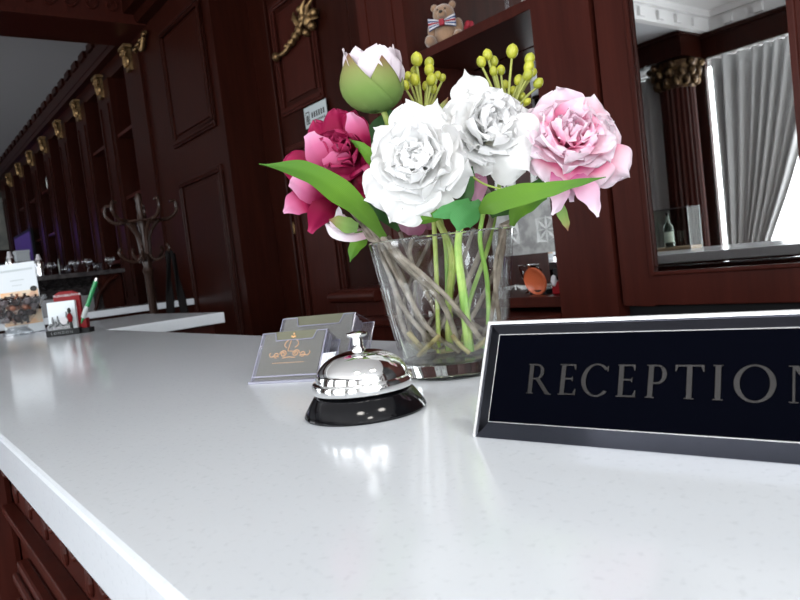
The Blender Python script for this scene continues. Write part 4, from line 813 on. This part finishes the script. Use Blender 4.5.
# ------------------------------------------------------------------ flowers
def petal(mb, T, phi, th0, th1, L, W, cup=0.5, ruf=0.003, seed=0, nu=14, nv=14, p=1.0, r0=0.002, notch=0.05, base=0.30, z0=0):
    prof = []; r, z = r0, z0; 
    for j in range(nv+1):
        prof.append((r, z)); a = th0+(th1-th0)*((j+0.5)/nv)**p; r += math.sin(a)*L/nv; z += math.cos(a)*L/nv
    rnd = random.Random(seed); k1, k2, f1, f2 = rnd.uniform(0, 6), rnd.uniform(0, 6), rnd.uniform(2.5, 4), rnd.uniform(6, 9)
    def fn(u, v):
        U = (u-0.5)*2
        vv = v*(1-0.025*(math.sin(U*f2+k1)+1)*(ruf/0.003)-0.05*math.sin(U*2.2+k2)-notch*0.5*U*U)/1.02; vv = min(vv, 0.9999)
        j = min(int(vv*nv), nv-1); f = vv*nv-j; r = prof[j][0]*(1-f)+prof[j+1][0]*f; z = prof[j][1]*(1-f)+prof[j+1][1]*f
        a = th0+(th1-th0)*vv**p
        w = W*(base+(1-base)*math.sin(min(v*1.3, 1)*math.pi/2))
        if v > 0.55: w *= math.sqrt(max(0.0, 1-((v-0.55)/0.45)**2.6*0.97))
        s = U*w/2
        N = Vector((-math.cos(a), 0, math.sin(a)))
        q = Vector((r, s, z))+N*(cup*s*s/W*1.3)
        q += N*(ruf*v**1.3*(math.sin(U*f1+k1+v*2.5)+0.28*v*math.sin(U*f2+k2)))*(0.35+0.65*abs(U))
        q += Vector((0, 0, 1))*ruf*0.7*v**3*math.sin(U*f1*1.3+k2)
        q += N*(0.0016*v*noise.noise(q*140+Vector((k1*9, 0, 0)))*ruf/0.003) + Vector((0, 0, 1))*(0.0005*max(0, v-0.5)*2*math.sin(U*15+k2)*ruf/0.003)
        return q
    g = MB(); g.grid(fn, nu, nv); mb.add(g.v, g.f, g.uv, T @ Matrix.Rotation(phi, 4, 'Z'))
def axis_T(c, ax, roll=0): return Matrix.Translation(c) @ Vector(ax).to_track_quat('Z', 'Y').to_matrix().to_4x4() @ Matrix.Rotation(roll, 4, 'Z')
def view_ax(rx, uy, toward):                      # right, up, towards-the-viewer mix
    return (Rt*rx+Up*uy-Fw*toward).normalized()
def peony(parent, c, ax, Rr, mo, mi, seed, ruf=0.0035, layers=None, names=('outer_petals', 'inner_petals'), roll=0):
    T = axis_T(c, ax, roll); rnd = random.Random(seed)
    layers = layers or [(7, 62, 102, 1.0, 1.25, 0.25, 1.0), (7, 48, 80, 0.96, 1.15, 0.35, 1.1), (7, 36, 56, 0.90, 1.0, 0.45, 1.1), (6, 24, 34, 0.82, 0.85, 0.5, 1.2), (6, 14, 14, 0.72, 0.7, 0.6, 1.2), (5, 8, -8, 0.60, 0.55, 0.7, 1.2)]
    for part in (0, 1):
        mb = MB()
        for li, (n_, a0, a1, Lf, Wf, cup, rf) in enumerate(layers):
            if (li >= 2) != (part == 1): continue
            for k in range(n_):
                ph = 2*math.pi*(k+0.5*(li % 2))/n_+rnd.uniform(-0.2, 0.2)
                petal(mb, T, ph, R(a0*0.6+rnd.uniform(-6, 6)), R(a1+rnd.uniform(-12, 12)), Rr*Lf*rnd.uniform(0.88, 1.1), Rr*Wf*rnd.uniform(0.85, 1.15), cup*rnd.uniform(0.7, 1.2), ruf*rf, rnd.random()*1e6, z0=li*0.0012)
        mb.build(names[part], mo if part == 0 else mi, parent, 'open')
def leaf(parent, pts, ws, m='leaf', tilt=0.0, fold=0.25, name='leaf', wave=0.0, n=8):
    P = bez([px(*q) for q in pts], n); L_ = len(P); mb = MB()
    cols = 9
    def wd(t):
        t *= len(ws)-1; i = min(int(t), len(ws)-2); f = t-i; f = f*f*(3-2*f); return ws[i]*(1-f)+ws[i+1]*f
    def fn(u, v):
        i = min(int(v*(L_-1)+1e-6), L_-1); p = P[i]; tg = (P[min(i+1, L_-1)]-P[max(i-1, 0)]).normalized()
        vd = (p-CAM).normalized(); side = tg.cross(vd).normalized(); nrm = side.cross(tg).normalized()
        side = (side*math.cos(tilt)+nrm*math.sin(tilt)); nrm = side.cross(tg)
        U = (u-0.5)*2; w = wd(v)*p_scale(p)
        return p+side*U*w/2+nrm*(abs(U)*w*fold*0.5+wave*math.sin(v*9+U*1.5)*abs(U))
    mb.grid(fn, cols, L_-1); return mb.build(name, m, parent, 'open')
def p_scale(p): return (p-CAM).dot(Fw)/703
def blob_petal(parent, pts, ws, m, name='petal', tilt=0.3, fold=0.3, wave=0.0012): return leaf(parent, pts, ws, m, tilt, fold, name, wave)

def frill(parent, b, tp, wpx, m, bulge=0.004, ruf=0.0022, seed=0, name='outer_petal', cup=0.25):
    B_, T_ = px(*b), px(*tp); ax = (T_-B_); L_ = ax.length; ax.normalize(); tow = (CAM-(B_+T_)*0.5).normalized()
    side = ax.cross(tow).normalized(); tow = side.cross(ax); W_ = wpx*(b[2]+tp[2])/2/703; rn = random.Random(seed*7+3); k1, k2, k3 = [rn.uniform(0, 6) for _ in range(3)]
    def fn(u, v):
        U = (u-0.5)*2; vv = v*(1-0.06*(1+math.sin(U*5+k1))*0.5-0.07*(1+math.sin(U*11+k2))*0.25-0.10*U*U)*1.08
        w = W_*(0.3+0.7*math.sin(min(v*1.35, 1)*math.pi/2))
        if v > 0.6: w *= math.sqrt(max(0.0, 1-((v-0.6)/0.4)**3*0.97))
        q = B_+ax*L_*vv+side*U*w/2+tow*(bulge*math.sin(min(vv, 1)*math.pi*0.8)-cup*W_*U*U*0.4)
        q += tow*ruf*v*(math.sin(U*4.5+k2+v*3)+0.5*math.sin(U*9+k3)*v)+tow*0.0012*noise.noise(q*160)
        return q
    return MB().grid(fn, 18, 16).build(name, m, parent, 'open')
# white peony, front left
t = thing('white_peony', 'large ruffled white peony at the front of the vase, left of centre', 'flower', px(425, 170, 0.55), 0, 'white peonies')
peony(t, px(422, 168, 0.57), view_ax(-0.30, 0.22, 0.95), 0.043, 'pwhite', 'pwhite', 11, 0.0042)
for i, (b, tp, w) in enumerate((((420, 150, 0.566), (406, 103, 0.572), 46), ((412, 160, 0.562), (376, 130, 0.568), 42), ((425, 150, 0.57), (436, 104, 0.576), 44), ((405, 178, 0.556), (366, 198, 0.558), 50), ((415, 185, 0.552), (392, 221, 0.556), 52), ((430, 185, 0.552), (432, 216, 0.556), 48), ((440, 170, 0.555), (470, 176, 0.562), 50), ((435, 150, 0.562), (462, 130, 0.572), 46))):
    frill(t, b, tp, w, 'pwhite', seed=i+1)
stem(t, [(430, 190, 0.0), (434, 225, 0.0), (437, 290, 0.002), (439, 356, 0.0)], 0.0021, 0.0019, 'gstem')
leaf(t, [(452, 198, 0.56), (440, 214, 0.555), (425, 220, 0.555), (398, 224, 0.56)], [2, 12, 10, 1], 'leaf', 0.5)
# white peony, behind right
t = thing('white_peony', 'ruffled white peony behind the front one, against the pink peony', 'flower', px(485, 140, 0.57), 0, 'white peonies')
peony(t, px(480, 138, 0.597), view_ax(0.25, 0.25, 0.9), 0.041, 'pwhite', 'pwhite', 23, 0.0042, layers=[(7, 60, 98, 1.0, 1.2, 0.25, 1.0), (7, 44, 70, 1.0, 1.1, 0.35, 1.1), (6, 32, 46, 0.96, 1.0, 0.45, 1.2), (6, 20, 24, 0.90, 0.8, 0.5, 1.2), (5, 10, 5, 0.8, 0.6, 0.6, 1.2)])
for i, (b, tp, w) in enumerate((((476, 120, 0.60), (466, 74, 0.604), 40), ((484, 120, 0.60), (500, 90, 0.604), 42), ((480, 135, 0.582), (458, 112, 0.59), 46), ((488, 136, 0.582), (543, 146, 0.566), 58), ((492, 128, 0.585), (526, 112, 0.587), 46), ((486, 142, 0.582), (528, 170, 0.568), 56), ((478, 150, 0.578), (482, 176, 0.585), 50), ((470, 130, 0.585), (448, 108, 0.592), 40))):
    frill(t, b, tp, w, 'pwhite', seed=i+21)
stem(t, [(478, 180, 0.01), (493, 210, 0.008), (467, 283, 0.006), (427, 347, 0.004)], 0.0024, 0.0024, 'twig')
leaf(t, [(448, 140, 0.60), (446, 122, 0.60), (444, 108, 0.605), (448, 97, 0.605)], [14, 15, 10, 1], 'sepal', 0.0, 0.5, 'sepal')
stem(t, [(466, 172, -0.01), (484, 184, -0.02), (505, 190, -0.025)], 0.0010, 0.0008, 'gstem', 'side_stalk')
blob_petal(t, [(475, 165, 0.585), (477, 185, 0.58), (478, 206, 0.58)], [20, 24, 8], 'mauve', 'hanging_petal')
# pink peony
t = thing('pink_peony', 'pale pink peony with deep pink heart drooping at the right', 'flower', px(570, 145, 0.56))
peony(t, px(564, 150, 0.580), view_ax(0.05, 0.42, 0.85), 0.040, 'ppink', 'ppink2', 37, 0.0038, layers=[(7, 64, 100, 1.0, 1.15, 0.25, 1.0), (7, 50, 76, 1.0, 1.1, 0.35, 1.1), (7, 36, 50, 0.96, 0.95, 0.45, 1.2), (6, 24, 28, 0.90, 0.8, 0.5, 1.3), (6, 14, 8, 0.80, 0.65, 0.6, 1.3), (4, 6, -12, 0.64, 0.5, 0.7, 1.3)])
for i, (b, tp, w, m) in enumerate((((566, 128, 0.585), (556, 90, 0.59), 50, 'ppink'), ((580, 128, 0.585), (592, 98, 0.59), 48, 'ppink'), ((548, 135, 0.585), (520, 118, 0.592), 36, 'ppink'), ((590, 140, 0.58), (612, 122, 0.588), 46, 'ppink'), ((592, 152, 0.572), (627, 176, 0.575), 48, 'ppink'), ((585, 160, 0.57), (600, 187, 0.572), 44, 'ppink'), ((560, 160, 0.566), (545, 182, 0.57), 48, 'ppink'), ((568, 160, 0.564), (575, 183, 0.568), 46, 'ppink2'), ((545, 150, 0.57), (522, 160, 0.578), 40, 'ppink'))):
    frill(t, b, tp, w, m, seed=i+41)
blob_petal(t, [(560, 172, 0.565), (560, 190, 0.56), (558, 205, 0.56), (552, 215, 0.56)], [18, 22, 13, 2], 'plilac', 'hanging_petal')
blob_petal(t, [(575, 175, 0.56), (588, 190, 0.555), (595, 205, 0.555), (598, 217, 0.555)], [18, 24, 14, 2], 'plilac', 'hanging_petal')
blob_petal(t, [(568, 180, 0.568), (571, 192, 0.568), (572, 202, 0.57)], [12, 10, 4], 'plilac', 'hanging_petal')
leaf(t, [(560, 200, 0.57), (562, 212, 0.57), (566, 222, 0.57), (568, 231, 0.57)], [6, 11, 8, 1], 'sepal', 0.2, 0.4, 'sepal')
stem(t, [(545, 175, 0.0), (515, 215, 0.0), (503, 250, 0.0), (490, 320, 0.0), (478, 356, 0.0)], 0.0022, 0.0022, 'twig')
# burgundy peony
t = thing('burgundy_peony', 'deep burgundy peony with rose edged petals at the left', 'flower', px(330, 165, 0.60))
peony(t, px(346, 172, 0.605), view_ax(-0.10, 0.35, 0.70), 0.034, 'pburg', 'pburg', 51, 0.0030, layers=[(6, 66, 92, 0.95, 1.2, 0.3, 1.0), (6, 46, 62, 1.05, 1.1, 0.4, 1.0), (6, 32, 36, 1.1, 0.9, 0.5, 1.1), (5, 20, 16, 1.1, 0.75, 0.6, 1.2), (4, 10, 0, 1.0, 0.55, 0.7, 1.2)])
blob_petal(t, [(345, 182, 0.585), (330, 168, 0.575), (316, 150, 0.572), (308, 133, 0.578)], [20, 36, 34, 12], 'pburgl', 'outer_petal', 0.35, 0.3)
blob_petal(t, [(352, 180, 0.58), (342, 168, 0.572), (334, 155, 0.57), (327, 142, 0.575)], [18, 34, 26, 6], 'pburgl', 'outer_petal', -0.2, 0.3)
blob_petal(t, [(340, 195, 0.60), (322, 193, 0.59), (306, 190, 0.585), (290, 180, 0.59)], [18, 30, 32, 14], 'pburgl', 'lower_petal', 0.4, 0.3)
blob_petal(t, [(315, 195, 0.60), (303, 198, 0.595), (292, 204, 0.595), (283, 212, 0.60)], [22, 30, 24, 5], 'pburgl', 'lower_petal', -0.4, 0.3)
blob_petal(t, [(345, 195, 0.60), (330, 205, 0.595), (320, 215, 0.595), (310, 233, 0.60)], [22, 34, 26, 6], 'pburg', 'lower_petal', 0.2, 0.3)
blob_petal(t, [(362, 160, 0.59), (362, 140, 0.585), (356, 124, 0.587), (350, 112, 0.59)], [16, 22, 22, 8], 'pburgl', 'upper_petal', -0.3, 0.4)
blob_petal(t, [(362, 170, 0.58), (367, 162, 0.575), (371, 172, 0.575), (372, 184, 0.58)], [10, 18, 14, 5], 'pburgl', 'side_petal', 0.4, 0.3)
for i, (b, tp, w, m) in enumerate((((345, 160, 0.60), (336, 110, 0.605), 38, 'pburg'), ((352, 158, 0.60), (354, 112, 0.604), 32, 'pburg'), ((338, 165, 0.602), (315, 122, 0.61), 34, 'pburg'), ((335, 175, 0.60), (282, 165, 0.61), 36, 'pburg'), ((345, 178, 0.58), (338, 200, 0.585), 46, 'pburg'), ((355, 178, 0.578), (372, 190, 0.582), 36, 'pburg'), ((344, 170, 0.582), (322, 158, 0.578), 40, 'pburgl'))):
    frill(t, b, tp, w, m, seed=i+61)
stem(t, [(340, 195, 0.02), (357, 217, 0.015), (400, 275, 0.01), (430, 350, 0.005)], 0.0027, 0.0025, 'twig')
# low pale pink flower on the left
t = thing('pale_pink_peony', 'half hidden pale pink flower with green sepal low on the left', 'flower', px(340, 222, 0.60))
blob_petal(t, [(350, 225, 0.60), (338, 222, 0.60), (336, 212, 0.60), (336, 204, 0.60)], [14, 18, 12, 4], 'pbud', 'petal', 0.3)
blob_petal(t, [(366, 232, 0.605), (350, 236, 0.60), (336, 232, 0.60), (324, 221, 0.605)], [12, 13, 12, 3], 'pbud', 'petal', -0.5)
leaf(t, [(358, 228, 0.595), (348, 226, 0.592), (338, 222, 0.592), (329, 220, 0.595)], [10, 17, 13, 2], 'sepal', 0.2, 0.3, 'sepal')
leaf(t, [(368, 232, 0.605), (360, 240, 0.605), (354, 250, 0.605), (350, 262, 0.605)], [8, 18, 12, 1], 'leaf', 0.3, 0.2)
stem(t, [(355, 228, 0.02), (372, 246, 0.014), (430, 290, 0.012), (478, 330, 0.01)], 0.0024, 0.0022, 'twig')
# mauve petals in the middle
t = thing('mauve_flower', 'dusky mauve flower tucked under the front white peony', 'flower', px(408, 224, 0.59))
blob_petal(t, [(424, 232, 0.60), (414, 226, 0.595), (405, 222, 0.595), (396, 216, 0.60)], [12, 22, 20, 6], 'mauve', 'petal', 0.1)
blob_petal(t, [(430, 230, 0.605), (428, 222, 0.60), (424, 214, 0.60)], [8, 14, 8], 'mauve', 'petal', 0.1)
stem(t, [(418, 228, 0.012), (410, 255, 0.012), (430, 300, 0.008), (458, 352, 0.005)], 0.0019, 0.0019, 'twig')
# bud
t = thing('peony_bud', 'closed blush white peony bud cupped in green sepals, topmost at left', 'flower', px(368, 75, 0.60))
T = axis_T(px(377, 109, 0.60), view_ax(-0.12, 1, 0.06)) @ Matrix.Diagonal((0.89, 0.89, 1, 1)); mb = MB()
for k, (th, L_, ph) in enumerate([(34, 0.062, 0.2), (32, 0.064, 1.7), (32, 0.063, 3.0), (32, 0.065, 4.4), (24, 0.058, 0.9), (22, 0.060, 2.4), (22, 0.060, 3.8), (24, 0.059, 5.3), (12, 0.060, 1.5), (12, 0.060, 4.5)]):
    petal(mb, T, ph, R(th+40), R(-th*0.85), L_, 0.052, 0.55, 0.0016, 90+k, r0=0.002, notch=0.10, base=0.45)
mb.build('petals', 'pbud', t, 'open')
for k, (ph, L_, wd_) in enumerate([(-2.70, 0.058, 0.062), (-1.05, 0.061, 0.060), (2.95, 0.050, 0.034), (1.4, 0.050, 0.045), (0.1, 0.054, 0.045)]):
    mb = MB(); T2 = T
    def spet(mb=mb, ph=ph, L_=L_, wd_=wd_):
        g = MB(); r, z = 0.002, -0.0025; prof = [(r, z)]
        for j in range(12):
            a = R(88-95*min(1, ((j+0.5)/12)*1.35) if k != 2 else 80-60*((j+0.5)/12)); r += math.sin(a)*L_/12; z += math.cos(a)*L_/12; prof.append((r, z))
        def fn(u, v):
            U = (u-0.5)*2; j = min(int(v*12), 11); f = v*12-j; rr = prof[j][0]*(1-f)+prof[j+1][0]*f; zz = prof[j][1]*(1-f)+prof[j+1][1]*f
            w = wd_*math.sin(math.pi*min(1, 0.2+v*0.72))**0.8*(1-v)**0.62*1.15; phi = U*w/2/max(rr, 0.012)
            rr += 0.0012+0.0038*math.sin(math.pi*min(1, v*0.85))
            return (rr*math.cos(phi), rr*math.sin(phi), zz)
        g.grid(fn, 8, 12); mb.add(g.v, g.f, g.uv, T2 @ Matrix.Rotation(ph, 4, 'Z'))
    spet(); mb.build('sepal', 'sepal', t, 'open', solid=0.0006)
stem(t, [(380, 104, 0.015), (386, 118, 0.015), (400, 160, 0.02), (440, 225, 0.012), (452, 260, 0.008), (449, 300, 0.006), (450, 356, 0.004)], 0.0024, 0.0036, 'gstem')
leaf(t, [(382, 165, 0.605), (372, 148, 0.605), (362, 130, 0.605), (345, 112, 0.61)], [14, 22, 18, 2], 'leafd', 0.2, 0.3)
leaf(t, [(398, 175, 0.62), (392, 150, 0.62), (384, 132, 0.62), (392, 110, 0.62)], [16, 28, 30, 8], 'leafd', -0.3, 0.3)
# foliage branches
t = thing('leafy_stem', 'leafy stem with one long bright leaf reaching out to the left', 'foliage', px(345, 200, 0.56), 0, 'leafy stems')
leaf(t, [(384, 238, 0.58), (362, 212, 0.565), (338, 192, 0.555), (305, 172, 0.55), (259, 164, 0.55)], [8, 20, 28, 21, 1], 'leaf', 0.35, 0.28, n=10)
leaf(t, [(384, 172, 0.57), (372, 158, 0.57), (362, 148, 0.57), (349, 139, 0.575)], [12, 15, 10, 1], 'leaf', 0.2, 0.3)
leaf(t, [(402, 226, 0.60), (388, 216, 0.60), (374, 208, 0.60), (362, 196, 0.605)], [16, 18, 14, 4], 'leafd', 0.2, 0.3)
stem(t, [(360, 208, -0.005), (378, 228, -0.008), (392, 250, -0.01), (440, 300, -0.005), (462, 355, 0.0)], 0.0027, 0.0024, 'twig')
stem(t, [(352, 205, 0.01), (374, 232, 0.004), (405, 290, 0.0), (430, 330, -0.005), (460, 352, -0.01)], 0.0024, 0.0020, 'twig', 'side_stem')
t = thing('leafy_stem', 'leafy stem with long bright leaves sweeping to the right', 'foliage', px(500, 200, 0.55), 0, 'leafy stems')
leaf(t, [(476, 214, 0.555), (492, 203, 0.545), (520, 194, 0.54), (548, 189, 0.54), (575, 183, 0.54), (606, 177, 0.545)], [4, 23, 23, 16, 9, 1], 'leaf', 0.3, 0.2, n=10)
leaf(t, [(512, 226, 0.57), (518, 212, 0.565), (530, 204, 0.565), (547, 198, 0.565)], [6, 17, 18, 3], 'leaf', -0.3, 0.3)
leaf(t, [(490, 215, 0.575), (505, 205, 0.58), (525, 195, 0.58), (551, 172, 0.58)], [8, 20, 20, 2], 'leafd', 0.3, 0.3)
stem(t, [(484, 208, -0.008), (480, 240, -0.004), (487, 280, 0.0), (488, 330, 0.0), (482, 352, 0)], 0.0019, 0.0021, 'stem2')
t = thing('leafy_stem', 'leafy stem with broad blue green leaf folded over the vase rim', 'foliage', px(455, 212, 0.55), 0, 'leafy stems')
leaf(t, [(482, 202, 0.56), (472, 212, 0.545), (462, 220, 0.54), (458, 231, 0.54)], [10, 24, 26, 4], 'leafg', 0.15, 0.25)
leaf(t, [(472, 206, 0.55), (458, 210, 0.543), (445, 212, 0.543), (433, 216, 0.545)], [18, 20, 14, 5], 'leafg', -0.1, 0.15)
leaf(t, [(462, 204, 0.57), (466, 190, 0.57), (470, 178, 0.575), (472, 166, 0.58)], [14, 16, 10, 2], 'leafd', 0.2, 0.4)
stem(t, [(462, 215, -0.012), (458, 250, -0.015), (464, 300, -0.014), (470, 358, -0.012)], 0.0026, 0.0042, 'stem2')
# bare stems
t = thing('bare_stems', 'bundle of bare grey brown twigs crossing inside the glass vase', 'stems', px(420, 290, 0.57))
for pts, r in (([(366, 222, 0.0), (400, 255, -0.01), (445, 295, -0.02), (482, 340, -0.02)], 0.0020), ([(362, 228, 0.015), (383, 260, 0.01), (405, 310, 0.005), (440, 350, 0)], 0.0022),
               ([(388, 236, 0.02), (420, 280, 0.025), (455, 310, 0.025), (492, 335, 0.02)], 0.0017), ([(520, 212, 0.01), (500, 262, 0.01), (470, 320, 0.01), (440, 352, 0.01)], 0.0022),
               ([(400, 232, 0.03), (415, 280, 0.03), (400, 340, 0.02)], 0.0017), ([(505, 225, -0.02), (495, 270, -0.02), (500, 330, -0.015), (498, 350, -0.01)], 0.0018),
               ([(374, 238, 0.02), (388, 280, 0.02), (404, 330, 0.01), (425, 355, 0)], 0.0024), ([(448, 232, 0.03), (470, 290, 0.03), (440, 320, 0.02), (420, 352, 0.02)], 0.0018), ([(430, 240, 0.035), (400, 300, 0.03), (415, 345, 0.02)], 0.0016), ([(474, 228, 0.03), (455, 280, 0.03), (425, 330, 0.02)], 0.0017)):
    stem(t, pts, r, r, 'twig')
for pts, r in (([(408, 332, -0.015), (425, 352, -0.01)], 0.0022), ([(440, 335, -0.02), (418, 356, -0.015)], 0.0019), ([(452, 335, -0.02), (470, 357, -0.02)], 0.0019), ([(470, 340, 0.01), (440, 357, 0.01)], 0.0026), ([(425, 338, 0.015), (448, 357, 0.01)], 0.0026), ([(488, 338, -0.01), (466, 356, -0.005)], 0.0024)):
    stem(t, [pts[0], ((pts[0][0]+pts[1][0])/2, (pts[0][1]+pts[1][1])/2, pts[0][2]), pts[1]], r, r, 'cutstem', 'cut_stem_end')
# berries
def berries(label, tips, root, d, stempath):
    t = thing('berry_sprig', label, 'berries', px(root[0], root[1], d), 0, 'sprigs of green berries')
    for i, (x, y, r, dz) in enumerate(tips):
        tip = px(x, y, d+dz); rt = px(root[0]+(x-root[0])*0.12, root[1], d)
        MB().tube(bez([rt, rt.lerp(tip, 0.5)+Up*0.003, tip-Up*0.002], 5), [0.0014-0.0004*k/10 for k in range(11)], 6).build('stalk', 'bstem', t, True)
        g = MB(); s_ = r*d/703; dirv = (tip-rt).normalized(); q = dirv.to_track_quat('Z', 'Y').to_matrix()
        g.ell(tip+dirv*s_*0.4, (s_*0.92, s_*0.92, s_*1.12), rot=q, n=16, m=12); g.ell(tip+dirv*s_*1.5, s_*0.16, n=6, m=4); g.build('berry', 'berry', t, True)
    stem(t, stempath, 0.0018, 0.0020, 'stem2')
berries('cluster of olive green berries beside the peony bud', [(417, 62, 6.5, 0), (429, 65, 5.5, 0.008), (429, 72, 5.5, -0.004), (431, 82, 5.6, -0.006), (415, 73, 4.8, 0.01), (409, 78, 4.6, 0.006), (415, 82, 5.6, -0.008), (406, 87, 4.8, -0.004), (426, 88, 4.8, 0.004), (433, 91, 4.5, 0.006), (437, 77, 4.3, 0.012), (442, 79, 4.0, 0.016)], (424, 126), 0.63, [(424, 126, 0.05), (436, 200, 0.03), (446, 250, 0.02), (448, 354, 0.012)])
berries('pair of berry clusters rising behind the white peonies at the right', [(488, 57, 5.3, 0), (482, 64, 5.2, -0.005), (494, 63, 5.0, 0.006), (494, 73, 4.5, -0.006), (501, 72, 4.8, 0.006), (512, 54, 6.6, 0), (529, 61, 5.6, 0), (528, 69, 5.6, -0.004), (527, 77, 5.4, -0.008), (537, 85, 5.2, -0.004), (518, 82, 5.2, 0.004), (505, 86, 4.4, 0.01), (532, 74, 4.6, 0.012), (513, 92, 4.4, 0.008), (521, 98, 4.2, 0.004), (526, 103, 3.8, -0.004)], (506, 122), 0.63, [(506, 122, 0.05), (500, 180, 0.04), (490, 240, 0.02), (470, 300, 0.015), (462, 354, 0.01)])
